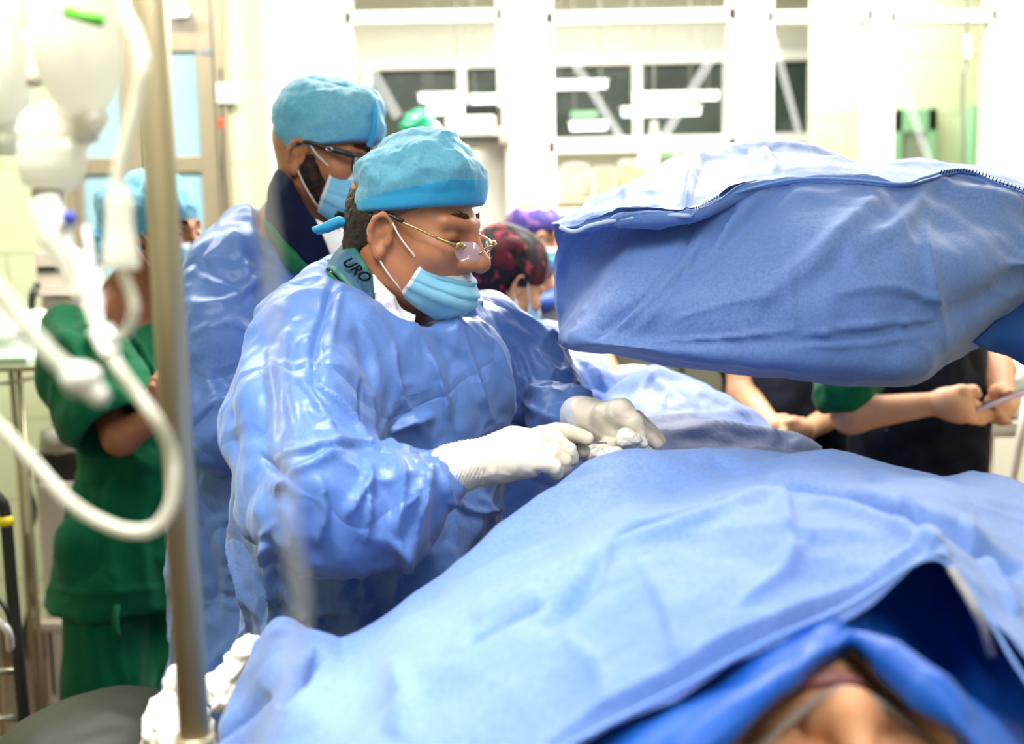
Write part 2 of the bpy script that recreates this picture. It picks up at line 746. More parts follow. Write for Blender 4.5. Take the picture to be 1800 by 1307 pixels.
M['black'] = mat('black_plastic', '#1b1a1c', .4)
M['blackmetal'] = mat('black_metal', '#2c2823', .3, metal=.5)
M['beige'] = mat('beige_enamel', '#d3c7bb', .4)
M['cream_plastic'] = mat('cream_plastic', '#e9e5d2', .4)
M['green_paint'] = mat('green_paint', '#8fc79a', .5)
M['white'] = mat('white_plastic', '#f4f3ee', .35)
M['grey'] = mat('grey_metal', '#8b8983', .35, metal=.6)
M['steel'] = mat('stainless_steel', '#b8b49c', .28, metal=.85)


def rect(px0, py0, px1, py1, Y):
    mx, my = (px0 + px1) / 2, (py0 + py1) / 2
    return W(px0, my, Y)[0], W(px1, my, Y)[0], W(mx, py1, Y)[2], W(mx, py0, Y)[2]


def wall_with_holes(name, Y, T, x0, x1, z0, z1, holes, m):
    xs = sorted({x0, x1, *[h[0] for h in holes], *[h[1] for h in holes]})
    zs = sorted({z0, z1, *[h[2] for h in holes], *[h[3] for h in holes]})
    b = MB()
    for i in range(len(xs) - 1):
        for j in range(len(zs) - 1):
            cx, cz = (xs[i] + xs[i + 1]) / 2, (zs[j] + zs[j + 1]) / 2
            if any(h[0] < cx < h[1] and h[2] < cz < h[3] for h in holes):
                continue
            b.box((xs[i], Y, zs[j]), (xs[i + 1], Y + T, zs[j + 1]))
    return struct(b.out(name, m, origin=(0, 0, 0)))


hA = rect(614, 38, 884, 256, YB)
hB = rect(963, 38, 1290, 376, YB)
hC = rect(1348, 38, 1527, 400, YB)
hD = rect(1560, 38, 1742, 430, YB)
hDoor = list(rect(128, -160, 400, 900, YB))
hDoor[2] = 0.0
TOPZ = 2.62
hA, hB, hC, hD = [(h[0], h[1], h[2], 2.40) for h in (hA, hB, hC, hD)]
xs_split = W(470, 200, YB)[0]
wall_with_holes('wall_back', YB, .12, -3.0, xs_split, 0, 3.0, [tuple(hDoor)], M['tile'])
wall_with_holes('wall_back.001', YB, .12, xs_split, 3.2, 0, 3.0, [hA, hB, hC, hD], M['whitewall'])
struct(MB().box((-3.2, -1.6, 0), (-3.0, YB + .12, 3.0)).out('wall_left', M['tile']))
struct(MB().box((3.2, -1.6, 0), (3.4, 7.4, 3.0)).out('wall_right', M['cream']))
struct(MB().box((-3.2, -1.8, 0), (3.4, -1.6, 3.0)).out('wall_front', M['cream']))
struct(MB().box((-3.2, -1.8, -.1), (3.4, 7.4, 0)).out('floor', M['floor']))
struct(MB().box((-3.2, -1.8, 3.0), (3.4, 7.4, 3.1)).out('ceiling', M['ceil']))
struct(MB().box((-3.0, YB - .03, 0), (hDoor[0], YB, .12)).out('baseboard_back', mat('brown_skirting', '#6a564a', .5)))
# the next room
struct(MB().box((-3.2, 7.2, 0), (3.4, 7.4, 3.0)).out('wall_far', M['whitewall']))
struct(MB().box((-3.2, YB + .12, 0), (-3.0, 7.2, 3.0)).out('wall_far_left', M['cream']))


def window(name, h, Y, T, bars_v, bars_z, m, fw=.035, pane=True):
    x0, x1, z0, z1 = h
    b = MB()
    y0, y1 = Y - .02, Y + .05
    b.box((x0, y0, z0), (x0 + fw, y1, z1), .004).box((x1 - fw, y0, z0), (x1, y1, z1), .004)
    b.box((x0, y0, z0), (x1, y1, z0 + fw), .004).box((x0, y0, z1 - fw), (x1, y1, z1), .004)
    for x in bars_v:
        b.box((x - .02, y0, z0), (x + .02, y1, z1), .004)
    for z in bars_z:
        b.box((x0, y0, z - .022), (x1, y1, z + .022), .004)
    o = struct(b.out(name, m, origin=((x0 + x1) / 2, Y, z0)))
    if pane:
        MB().box((x0 + .01, Y + .015, z0 + .01), (x1 - .01, Y + .02, z1 - .01)).out('pane', M['glass'], o)
    return o


wA = window('window_1', hA, YB, .1, [], [W(750, 30, YB)[2]], M['frame'], .02)
wB = window('window_2', hB, YB, .1, [], [W(1120, 256, YB)[2], W(1120, 30, YB)[2]], M['frame'], .025)
wC = window('window_3', hC, YB, .1, [], [W(1440, 30, YB)[2]], M['frame'], .02)
wD = window('window_4', hD, YB, .1, [], [W(1650, 30, YB)[2]], M['frame'], .02)
# wide painted posts between the windows
for i, (a, b_) in enumerate(((572, 612), (884, 962), (1292, 1346), (1528, 1560), (1744, 1790))):
    x0, x1 = W(a, 150, YB)[0], W(b_, 150, YB)[0]
    struct(MB().box((x0, YB - .035, 0.9), (x1, YB - .002, 2.9), .008).out('trim_%d' % (i + 1), M['frame']))

# far wall: the band of dark night windows behind everything
YF = 7.1
f0, f1 = W(648, 180, YF)[0], W(1428, 180, YF)[0]
g0, g1 = W(1100, 250, YF)[2], W(1100, 106, YF)[2]
o = struct(MB().box((f0, YF, g0), (f1, YF + .04, g1)).out('window_5', M['dark']))
b = MB()
for px in (648, 813, 960, 1119, 1277, 1427):
    x = W(px, 180, YF)[0]
    b.box((x - .028, YF - .05, g0), (x + .028, YF, g1), .004)
for z in (g0, g1):
    b.box((f0, YF - .06, z - .03), (f1, YF, z + .03), .004)
b.out('window_frame', M['frame'], o)
M['tube'] = emis('tube_reflection_glow', '#ffffff', 5)  # glowing tubes put in for lamp reflections on the dark panes
tubes = [(738, 812, 173, 6.7), (752, 815, 195, 6.6), (828, 882, 176, 6.5), (972, 1066, 151, 6.6), (1003, 1066, 223, 6.5), (1114, 1262, 172, 6.6), (1094, 1230, 198, 6.4), (1448, 1478, 194, 6.6)]
for i, (a, b_, y, Y) in enumerate(tubes):
    p0, p1 = W(a, y, Y), W(b_, y, Y)
    p1[2] = p0[2]
    t = thing('tube_reflection', 'glowing tube lamp reflection, %s, %s' % (
        ('left window', 'left window', 'left window', 'middle window', 'middle window', 'middle window', 'middle window', 'right window')[i],
        ('upper one left of the mullion', 'short lower one left of the mullion', 'one right of the mullion above the black device', 'highest one, left of the mullion', 'lowest one, near the sill',
         'upper of the pair on the right', 'lower of the pair on the right', 'short one beside the pale wall')[i]),
              'lamp', p0, 'reflected tubes in the dark far windows')
    MB().tube([p0, p1], .02, 10).out('tube', M['tube'], t, True)
    hb = MB()
    hb.box(p0 + (-.01, -.01, .018), p1 + (.01, .01, .030), .003)
    hb.out('housing', M['frame'], t)
    for q in (.12, .88):
        sp = MB()
        c = p0 + (p1 - p0) * q
        sp.tube([c + (0, 0, .028), (c[0], c[1], 3.0)], .003, 6)
        sp.out('suspension_wire', M['grey'], t)

# green strips put in for reflections by the tubes, and a green ledge
for a, b_, y0, y1, lb in ((1003, 1050, 196, 208, 'small green reflection below the left glowing tube behind middle window'),
                          (1130, 1196, 180, 190, 'green reflection between the two right glowing tubes behind middle window'),
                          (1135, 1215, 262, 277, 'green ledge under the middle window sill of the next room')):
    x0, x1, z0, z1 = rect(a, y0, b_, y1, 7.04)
    tag(MB().box((x0, 7.02, z0), (x1, 7.045, z1), .004).out('green_strip', M['green_paint']), lb, 'ledge')

# next room: counter with pale jars behind the middle window
x0, x1, z0, z1 = rect(955, 347, 1260, 366, 4.75)
ct = thing('counter', 'pale counter with a brown edge behind the middle window', 'counter', ((x0 + x1) / 2, 4.8, 0))
MB().box((x0, 4.62, z0 + .02), (x1, 5.2, z1), .005).out('top', M['cream'], ct)
MB().box((x0, 4.615, z0 + .012), (x1, 4.64, z0 + .022)).out('edge_strip', mat('brown_edge', '#a58560', .5), ct)
MB().box((x0, 4.66, 0), (x1, 5.2, z0 + .02), .005).out('body', M['cream'], ct)
ctz = z1
jm = [M['white'], M['cream_plastic'], M['cream'], M['white']]
for i, (px, wpx, top, kind, lb) in enumerate(((1012, 56, 286, 'jar', 'round white jar at the left end of the far counter'),
                                              (1062, 30, 292, 'box', 'narrow cream box between the jars on the far counter'),
                                              (1105, 44, 280, 'canister', 'tall pale canister in the middle of the far counter'),
                                              (1160, 44, 296, 'box', 'low white box at the right end of the far counter'))):
    c = W(px, 330, 4.85)
    r = wpx * 4.85 / FPX / 2
    h = W(px, top, 4.85)[2] - ctz
    o = thing(kind if kind != 'box' else 'carton', lb, kind, (c[0], 4.85, ctz))
    if kind == 'box':
        MB().box((c[0] - r, 4.85 - r, ctz), (c[0] + r, 4.85 + r, ctz + h * .93), .006).out('body', jm[i], o)
        MB().box((c[0] - r * 1.03, 4.85 - r * 1.03, ctz + h * .9), (c[0] + r * 1.03, 4.85 + r * 1.03, ctz + h), .004).out('lid', M['white'], o)
    else:
        MB().lathe([(r * .8, 0), (r, h * .12), (r, h * .6), (r * .8, h * .78)], (c[0], 4.85, ctz)).out('body', jm[i], o, True)
        MB().lathe([(r * .82, h * .78), (r * .84, h * .8), (r * .8, h * .95), (r * .3, h)], (c[0], 4.85, ctz)).out('lid', M['white'], o, True)

# white funnel bag hanging behind the middle window
c = W(1150, 214, 4.45)
o = thing('plastic_bag', 'white tapering plastic bag hanging behind the middle window', 'bag', W(1150, 300, 4.45))
v = [W(1150, 212, 4.45), W(1149, 240, 4.45), W(1144, 268, 4.45), W(1136, 300, 4.45)]
MB().tube(v, [.014, .022, .04, .055], 14, 5).out('pouch', M['white'], o, True)
MB().tube([W(1152, 232, 4.45), W(1172, 246, 4.43), W(1186, 268, 4.43), W(1192, 300, 4.43)], .008, 8, 6).out('handle', M['white'], o, True)
MB().tube([W(1150, 214, 4.45), (W(1150, 214, 4.45)[0], 4.45, 3.0)], .0025, 6).out('cord', M['white'], o, True)

# tape strips on the panes
def strip(a, b_, wpx, Y, lb):
    a, b_ = W(a[0], a[1], Y), W(b_[0], b_[1], Y)
    d = nrm(b_ - a)
    n = np.cross(d, (0, 1, 0))
    hw = wpx * Y / FPX / 2
    poly = [a + n * hw, b_ + n * hw * .9, b_ - n * hw * .9, a - n * hw]
    o = MB().prism(poly, (0, .002, 0)).out('tape_strip', M['tape'])
    tag(o, lb, 'tape', 'clear tape strips stuck across the window panes')


yt = YB + .012
strip((1004, 100), (1096, 249), 15, yt, 'clear tape slanting down to the right on the middle window')
strip((1256, 92), (1162, 249), 17, yt, 'clear tape slanting down to the left on the middle window')
strip((1358, 62), (1404, 232), 14, yt, 'clear tape on the narrow window with the dark pane')
strip((1584, 140), (1640, 300), 16, yt, 'clear tape on the window showing the green door frame')
strip((650, 118), (700, 206), 20, yt, 'clear tape slanting across the left window, upper left')

# right part of the next room: pale partition, green door
xa, xb = W(1430, 200, 6.2)[0], 3.2
struct(MB().box((xa, 6.2, 0), (xb, 6.3, 3.0)).out('wall_partition', M['tile']))
xg0, xg1, zg0, zg1 = rect(1553, 192, 1643, 330, 6.15)
o = struct(thing('door_2', 'pale green door frame with a small window', 'door', (xg0, 6.15, 0)))
del o['label'], o['category']
b = MB()
b.box((xg0, 6.12, 0), (xg0 + .09, 6.2, zg1), .005).box((xg1 - .05, 6.12, 0), (xg1, 6.2, zg1), .005).box((xg0, 6.12, zg1 - .12), (xg1, 6.2, zg1), .005)
b.out('door_frame', M['green_paint'], o)
MB().box((xg0 + .09, 6.15, 0), (xg1 - .05, 6.2, zg1 - .12)).out('door_leaf', mat('green_door', '#b4d8b4', .5), o)
pa = rect(1588, 238, 1626, 300, 6.14)
MB().box((pa[0], 6.135, pa[2]), (pa[1], 6.15, pa[3]), .003).out('glass_panel', mat('grey_green_glass', '#8d9a88', .2), o)
x0, x1, z0, z1 = rect(1706, 186, 1728, 340, 6.1)
tag(MB().box((x0, 6.08, 0.0), (x1, 6.19, z1), .005).out('green_post', M['green_paint']), 'narrow green upright against the pale wall behind the right window', 'post')
# cord with an upper socket hanging in front of the right window
p = [W(1699, 66, 4.0), W(1700, 110, 4.0), W(1694, 130, 4.0), W(1693, 200, 4.0), W(1694, 320, 4.0)]
o = thing('hanging_cord', 'thin grey cord with a pale inline switch hanging at the right window', 'cord', W(1694, 320, 4.0))
MB().tube([(p[0][0], 4.0, 3.0)] + p, .0045, 8, 6).out('cord', M['grey'], o, True)
MB().box(W(1694, 104, 4.0) - (0, .012, 0), W(1706, 62, 4.0) + (0, .012, 0), .006).out('inline_switch', M['white'], o)

# ---------------------------------------------------------------- aluminium double door with blue film
dx0, dx1 = hDoor[0], hDoor[1]
dz1 = 2.55
hDoor[3] = dz1
o = thing('door_1', '', '', ((dx0 + dx1) / 2, YB, 0))
struct(o)
del o['label']
if 'category' in o:
    del o['category']


def X(px, py=200):
    return W(px, py, YB)[0]


def Z(py, px=300):
    return W(px, py, YB)[2]


bz = [Z(289) - .0, Z(745)]
b = MB()
b.box((X(384), YB - .03, 0), (X(402), YB + .06, 2.9), .004)
b.box((dx0 - .01, YB - .03, 0), (dx0 + .02, YB + .06, 2.9), .004)
b.out('door_frame', M['alu'], o)
for (a, c, pa0, pa1, nm) in ((dx0 + .02, X(249), X(138), X(214), 'l'), (X(251), X(381), X(291), X(351), 'r')):
    lf = MB()
    y0, y1 = YB - .015, YB + .03
    lf.box((a, y0, .01), (pa0, y1, 2.9), .003).box((pa1, y0, .01), (c, y1, 2.9), .003)
    for z0, z1 in ((Z(303), Z(275)), (Z(92), Z(60)), (Z(760), Z(720)), (.01, .2)):
        lf.box((pa0, y0, z0), (pa1, y1, z1), .003)
    l_ = lf.out('door_leaf', M['alu'], o)
    MB().box((pa0 - .01, YB + .0, .2), (pa1 + .01, YB + .006, Z(75))).out('door_pane', M['film'], l_)
    MB().box((pa0 - .01, YB + .0, Z(75)), (pa1 + .01, YB + .006, 2.9)).out('transom_pane', mat('beige_transom_glass', '#c9beb4', .15), l_)
MB().box((X(381), YB - .02, 0), (X(384), YB - .012, 2.9)).out('gap_seal', M['black'], o)
struct(MB().box((dx0 - .02, YB + .07, 0), (X(402), YB + .11, 3.0)).out('wall_behind_door', M['cream']))
b = MB()
b.tube([W(388, 120, YB - .03), W(392, 250, YB - .03), W(392, 290, YB - .035), W(397, 360, YB - .03), W(402, 520, YB - .03)], .004, 8, 4)
tag(b.out('wall_cable', M['black'], smooth=True), 'thin black cable running down beside the aluminium door frame', 'cable')
x0, x1, z0, z1 = rect(385, 148, 420, 184, YB)
o = thing('light_switch', 'white wall switch beside the aluminium door', 'switch', ((x0 + x1) / 2, YB, z0))
MB().box((x0, YB - .045, z0), (x1, YB - .0, z1), .006).out('plate', M['white'], o)
MB().box((x1 - .03, YB - .052, z0 + .02), (x1 - .01, YB - .044, z1 - .02), .003).out('rocker', mat('pinkish_plastic', '#e6cfc4', .4), o)
x0, x1, z0, z1 = rect(387, 210, 397, 224, YB)
tag(MB().box((x0, YB - .034, z0), (x1, YB - .029, z1), .002).out('sticker', mat('red_sticker', '#f0552a', .5)), 'small round-edged red sticker on the door frame', 'sticker')
x0, x1, z0, z1 = rect(354, 88, 384, 97, YB)
tag(MB().box((x0, YB - .02, z0), (x1, YB - .0145, z1), .001).out('nameplate', mat('grey_blue_label', '#8d9aa8', .5)), 'small grey blue plate on the upper door leaf', 'sign')
# lamp reflection in the transom glass, put in as a glowing box
x0, x1, z0, z1 = rect(284, 6, 326, 26, YB - .1)
o = thing('lamp_reflection', 'small glowing white lamp reflection at the top of the door', 'lamp', ((x0 + x1) / 2, YB - .08, z0))
MB().box((x0, YB - .1, z0), (x1, YB - .05, z1), .012).out('glow_box', emis('lamp_reflection_glow', '#ffffff', 3), o)
MB().box((x0 + .01, YB - .05, z0 + .005), (x1 - .01, YB - .012, z1 - .005), .004).out('base', M['white'], o)

# ---------------------------------------------------------------- wall device left of the window posts
x0, x1, z0, z1 = rect(786, 208, 872, 252, 3.9)
o = thing('wall_monitor', 'cream box-shaped monitor on a wall arm in front of the left window', 'monitor', ((x0 + x1) / 2, 3.9, z0))
MB().box((x0, 3.78, z0 + .012), (x1, 3.95, z1), .012).out('case', M['cream_plastic'], o)
MB().box((x0 + .01, 3.77, z0), (x1 + .01, 3.96, z0 + .014), .003).out('tray', M['black'], o)
MB().box((x1 - .06, 3.93, z0 + .0), (x1 + .045, YB - .03, z0 + .035), .004).out('wall_arm', M['beige'], o)
x0, x1, z0b, z1b = rect(818, 188, 874, 210, 3.9)
o = thing('black_device', 'small black device resting on the cream wall monitor', 'device', ((x0 + x1) / 2, 3.87, z1))
MB().box((x0, 3.8, z1), (x1, 3.93, z1b), .006).out('case', M['black'], o)
MB().box((x1 - .002, 3.82, z1 - .03), (x1 + .016, 3.9, z1b - .008), .003).out('side_clip', mat('brown_plastic', '#6b5a50', .5), o)
# green wrap on a drip stand
c = W(735, 222, 3.6)
F = Field(c - .12, c + .12, .008)
F.ell(W(735, 219, 3.6), (.052, .045, .036)).ell(W(762, 232, 3.6), (.04, .04, .028), None, .03)
v, f = F.mesh()
n_ = vnormals(v, f)
v = v + n_ * crumple(v, [(.05, .014), (.02, .005)], 3)[:, None]
px_, py_, _d = proj(v)
fm = ((crumple(v, [(.05, 1.0)], 9)[f[:, 0]] > -.75) & (px_[f[:, 0]] < 764)).astype(int)
o = thing('bundled_wrap', 'crumpled green and clear plastic bundle behind the surgeon in the clear glasses', 'plastic wrap', (c[0], c[1], 0))
put('bundle', v, f, [mat('clear_wrap', '#dfeee6', .15, .8), mat('green_wrap', '#0f8a62', .3, .5)], o, fmat=fm)
b = MB().tube([(c[0], c[1], .04), (c[0], c[1], c[2] - .02)], .012, 12)
for k in range(5):
    t = k * 1.2566
    b.tube([(c[0], c[1], .1), (c[0] + .25 * math.cos(t), c[1] + .25 * math.sin(t), .03)], .012, 8)
b.out('stand', M['grey'], o, True)

# ---------------------------------------------------------------- left: equipment cart, units, side table
dc = 3.5


def bx(px0, py0, px1, py1, Y, dep, bev=.006):
    x0, x1, z0, z1 = rect(px0, py0, px1, py1, Y)
    return (x0, Y, z0), (x1, Y + dep, z1), bev


o = thing('equipment_cart', 'beige equipment cart on castors against the tiled wall', 'cart', (W(110, 1100, dc)[0], dc + .15, 0))
lo, hi, bv = bx(48, 513, 165, 520, dc, .38)
MB().box(lo, hi, bv).out('shelf', M['beige'], o)
shz = hi[2]
lo, hi, bv = bx(82, 521, 160, 800, dc + .05, .28)
MB().box(lo, hi, bv).out('column', M['beige'], o)
lo, hi, bv = bx(104, 546, 116, 640, dc + .035, .02)
MB().box(lo, hi, .003).out('column_slot', M['grey'], o)
lo, hi, bv = bx(72, 850, 165, 1095, dc, .36)
MB().box(lo, hi, bv).out('cabinet', M['beige'], o)
lo, hi, bv = bx(60, 795, 170, 850, dc + .03, .3)
MB().box(lo, hi, bv).out('drawer', M['black'], o)
lo, hi, bv = bx(48, 1094, 175, 1110, dc - .03, .42)
MB().box(lo, hi, bv).out('base_plate', M['beige'], o)
bz0 = lo[2]
MB().tube([W(56, 1100, dc - .02), W(70, 1060, dc - .02), W(66, 1048, dc - .02)], .008, 8, 4).out('guard_rail', M['beige'], o, True)
for px, yy, in ((108, dc - .0), (160, dc - .0), (108, dc + .32), (160, dc + .32)):
    c = W(px, 1150, dc)
    c = np.array([c[0], yy, .055])
    cs = MB().lathe([(.02, -.016), (.052, -.016), (.055, -.008), (.055, .008), (.052, .016), (.02, .016)], c, (.25, -1, 0), 22).out('caster', mat('grey_rubber', '#9a9590', .5), o, True)
    MB().lathe([(.012, -.024), (.012, .024)], c, (.25, -1, 0), 12).out('hub', M['black'], cs, True)
    MB().box(c + (-.035, -.028, .02), c + (-.01, .028, bz0 - .055), .004).box(c + (-.03, -.028, .05), c + (.02, .028, bz0 - .055), .004).out('fork', M['beige'], cs)
lo, hi, bv = bx(62, 440, 132, 511, dc + .04, .26)
o = thing('recorder_unit', 'beige unit with a black slot on the top shelf of the cart', 'device', (lo[0] + .05, dc + .15, shz))
lo = (lo[0], lo[1], shz)
MB().box(lo, hi, .008).out('case', M['beige'], o)
lo2, hi2, _ = bx(65, 468, 108, 478, dc + .035, .01)
MB().box(lo2, hi2, .002).out('slot', M['black'], o)
b = MB().tube([W(66, 500, dc + .0), W(57, 520, dc - .03), W(55, 560, dc - .03), W(62, 600, dc - .04), W(66, 640, dc - .05)], .011, 10, 6)
tag(b.out('black_hose', M['black'], smooth=True), 'thick black hose curving down beside the cart column', 'hose')
b = MB().tube([W(60, 800, dc - .02), W(50, 850, dc - .05), W(62, 900, dc - .05), W(48, 960, dc - .06), W(60, 1040, dc - .05), W(44, 1100, dc - .05), W(40, 1190, dc - .1)], .007, 8, 6)
b.tube([W(60, 800, dc - .02), W(66, 822, dc - .05), W(78, 832, dc - .05), W(100, 838, dc - .04)], .006, 8, 6)
tag(b.out('power_cable', M['black'], smooth=True), 'tangled black cables hanging left of the beige cabinet', 'cable')
F = Field(W(95, 760, dc - .08) - .12, W(95, 760, dc - .08) + .12, .008)
F.ell(W(105, 770, dc - .06), (.055, .05, .035), None, .02).ell(W(95, 785, dc - .05), (.05, .04, .02), None, .03)
v, f = F.mesh()
v = v + vnormals(v, f) * crumple(v, [(.05, .016), (.02, .006)], 5)[:, None]
tag(put('folded_cloth', v, f, mat('grey_white_cloth', '#c9c6bd', .8)), 'crumpled pale cloth lying on the black drawer of the cart', 'cloth')
# steel side table at the very left with green paper
o = thing('side_table', 'steel side table at the left edge with a lower rail', 'table', (W(-30, 700, 3.0)[0], 3.1, 0))
lo, hi, _ = bx(-160, 646, 62, 655, 2.9, .55)
MB().box(lo, hi, .003).out('tabletop', M['steel'], o)
tz = hi[2]
MB().tube([W(-160, 676, 2.9), W(20, 672, 2.9), W(60, 664, 3.3)], .006, 8, 0).out('rail', M['steel'], o, True)
for x_, y_ in ((lo[0] + .03, 2.93), (hi[0] - .17, 2.93), (lo[0] + .03, 3.42), (hi[0] - .27, 3.42)):
    MB().tube([(x_, y_, 0), (x_, y_, tz - .01)], .009, 10).out('leg', M['steel'], o, True)
p = W(28, 640, 3.05)
tag(MB().box((p[0] - .16, 2.98, tz), (p[0] + .06, 3.2, tz + .018), .004).out('paper_stack', mat('pale_green_paper', '#d3f0d6', .7)), 'pale green paper stack on the steel side table', 'paper')
o = thing('plastic_packaging', 'crumpled white plastic packaging on the side table', 'packaging', (p[0] - .08, 3.25, tz))
F = Field((p[0] - .35, 3.05, tz - .02), (p[0] + .15, 3.42, tz + .25), .01)
F.ell((p[0] - .1, 3.28, tz + .05), (.16, .09, .06)).ell((p[0] + 0.0, 3.28, tz + .04), (.08, .07, .05), None, .04)
F.plane((0, 0, tz), (0, 0, -1))
v, f = F.mesh(1)
v = v + vnormals(v, f) * crumple(v, [(.07, .02), (.03, .01)], 8)[:, None]
v[:, 2] = np.maximum(v[:, 2], tz + .001)
put('wrapper', v, f, mat('white_wrapper', '#eceae6', .3), o)
# black tubular trolley with yellow tape
o = thing('tube_trolley', 'dark steel tubular trolley frame with yellow tape at the left edge', 'trolley', (*P(20, 1280, 2.3)[:2], 0))
q = [P(-60, 880, 2.35), P(-20, 868, 2.35), P(0, 880, 2.35), P(10, 910, 2.35), P(22, 1050, 2.33), P(44, 1278, 2.3)]
q.append(np.array([q[-1][0] + .004, q[-1][1], 0.0]))
MB().tube(q, .0125, 12, 6).out('upright', M['blackmetal'], o, True)
MB().tube([P(8, 908, 2.35), P(10, 924, 2.35)], .0165, 14).out('yellow_band', mat('yellow_tape', '#f2dc17', .4), o, True)
MB().tube([P(-120, 1180, 2.32), P(30, 1180, 2.32)], .008, 8).tube([P(-120, 1262, 2.3), P(42, 1262, 2.3)], .008, 8).out('cross_bar', M['steel'], o, True)
MB().tube([P(-40, 1090, 2.3), P(-5, 1092, 2.25), P(14, 1110, 2.25), P(18, 1140, 2.3)], .008, 8, 6).out('white_tube', M['white'], o, True)
MB().tube([P(-30, 1040, 2.3), P(0, 1056, 2.25), P(16, 1085, 2.25), P(20, 1120, 2.3)], .005, 8, 6).out('black_tube', M['black'], o, True)
# dark vinyl stool in the near left corner
F = Field(P(155, 1260, 1.75) - (.36, .32, .25), P(155, 1260, 1.75) + (.3, .32, .2), .009)
c = P(165, 1345, 1.75)
F.ell(c + (.0, .02, .0), (.165, .2, .085), None, .03)
F.ell(c + (-.09, -.1, -.035), (.14, .13, .06), None, .04)
v, f = F.mesh(2)
v = v + vnormals(v, f) * crumple(v, [(.12, .006), (.05, .0015)], 8)[:, None]
stm = mat('dark_olive_vinyl', '#2c2f28', .45, .3, var=[(14, '#383b32', .4, .7), (30, '#d8d8d0', .73, .77)])
o = thing('padded_stool', 'dark olive vinyl padded stool with white specks, near left corner', 'stool', (c[0], c[1], 0))
put('seat', v, f, stm, o)
MB().tube([(c[0], c[1], .06), (c[0], c[1], c[2] - .03)], .025, 12).out('column', M['grey'], o, True)
for k in range(5):
    t = k * 1.2566
    MB().tube([(c[0], c[1], .1), (c[0] + .18 * math.cos(t), c[1] + .18 * math.sin(t), .02)], [.02, .014], 8).out('leg', M['grey'], o, True)

# right: pale trolley with bagged tray
o = thing('instrument_trolley', 'pale grey trolley with a tray at the right edge behind the phone user', 'trolley', (*P(1790, 900, 2.75)[:2], 0))
a = P(1728, 762, 2.95)
MB().box((a[0], a[1], a[2] - .012), (a[0] + .5, a[1] + .45, a[2] + .0), .005).out('tray', M['beige'], o)
MB().box((a[0], a[1], a[2]), (a[0] + .5, a[1] + .012, a[2] + .03), .004).box((a[0], a[1], a[2]), (a[0] + .012, a[1] + .45, a[2] + .03), .004).out('tray_rim', M['white'], o)
MB().tube([P(1806, 700, 2.85), P(1792, 780, 2.85), P(1772, 880, 2.85), P(1740, 1030, 2.85)], .011, 10).out('handle_bar', M['beige'], o, True)
for dx, dy in ((.03, .03), (.47, .03), (.03, .42), (.47, .42)):
    MB().tube([(a[0] + dx, a[1] + dy, 0), (a[0] + dx, a[1] + dy, a[2] - .01)], .011, 10).out('leg', M['beige'], o, True)
F = Field(a + (.02, .02, -.01), a + (.5, .44, .3), .01)
F.ell(a + (.18, .2, .08), (.13, .13, .085)).ell(a + (.3, .22, .07), (.12, .12, .1), None, .04)
F.plane(a, (0, 0, -1))
v, f = F.mesh(1)
v = v + vnormals(v, f) * crumple(v, [(.07, .025), (.03, .012)], 18)[:, None]
v[:, 2] = np.maximum(v[:, 2], a[2] + .002)
tag(put('plastic_sack', v, f, mat('clear_white_bag', '#dcdcd8', .25, .8)), 'translucent white plastic sack on the trolley tray at the right', 'bag')
# pale bucket glimpsed behind the draped legs
c = P(1085, 668, 3.2)
o = thing('metal_cabinet', 'grey green steel cabinet low behind the draped legs', 'cabinet', (c[0], 3.7, 0))
x0, x1 = P(1060, 650, 3.3)[0], P(1330, 650, 3.3)[0]
MB().box((x0 + .08, 3.78, .0), (x1 + .1, 4.06, P(1200, 560, 3.8)[2]), .01).out('body', mat('grey_green_enamel', '#7d7c68', .4), o)
MB().box((x0 + .30, 3.77, .12), (x0 + .31, 3.782, 1.1), .002).out('door_gap', M['black'], o)
o = thing('plastic_bowl', 'small round white plastic bowl peeping over the draped legs', 'bowl', P(1115, 672, 2.25))
MB().lathe([(.02, -.03), (.04, -.015), (.043, .0), (.03, .018), (.001, .022)], P(1112, 660, 2.25)).out('dome', M['white'], o, True)
# ================================================================ PEOPLE
def skin(name, c, c2, dark):
    return mat(name, c, .48, .45, sss=.12, var=[(22, c2, .4, .75), (160, dark, .66, .78)], bump=[('noise', 350, .12, .001)])


M['skin_tan'] = skin('tan_skin', '#bf8260', '#ad6c4b', '#9a6244')
M['skin_patient'] = skin('patient_skin', '#e0a67e', '#d8986c', '#c98a62')
M['skin_brown'] = skin('brown_skin', '#a86c49', '#965c3c', '#8a5436')
M['skin_light'] = skin('light_skin', '#d9a07a', '#cf9069', '#c58a68')
M['cap'] = mat('cyan_cap_nonwoven', '#62b2d2', .6, .3, sheen=.25, transl=.15, var=[(9, '#82c4dc', .35, .7), (260, '#5babcf', .4, .7)],
               bump=[('noise', 420, .15, .001)])
M['capband'] = mat('bright_cyan_band', '#35aee4', .5, .35, sheen=.2, transl=.15, bump=[('noise', 60, .25, .003), ('noise', 420, .12, .001)])
M['mask'] = mat('blue_mask_fabric', '#74bfe4', .55, .35, sheen=.3, var=(8, '#8fcdea', .35, .7), bump=[('noise', 500, .12, .0008), ('noise', 30, .3, .004)])
M['maskw'] = mat('white_mask_edge', '#dbe2f2', .5, .4, bump=[('noise', 500, .12, .0008)])
M['gown'] = mat('blue_gown_nonwoven', '#557ecb', .38, .5, sheen=.25, transl=.08, var=[(5, '#6c92d8', .35, .7), (300, '#577fc8', .4, .7)],
                bump=[('crease', 7.5, .42, .009), ('noise', 500, .12, .0007)])
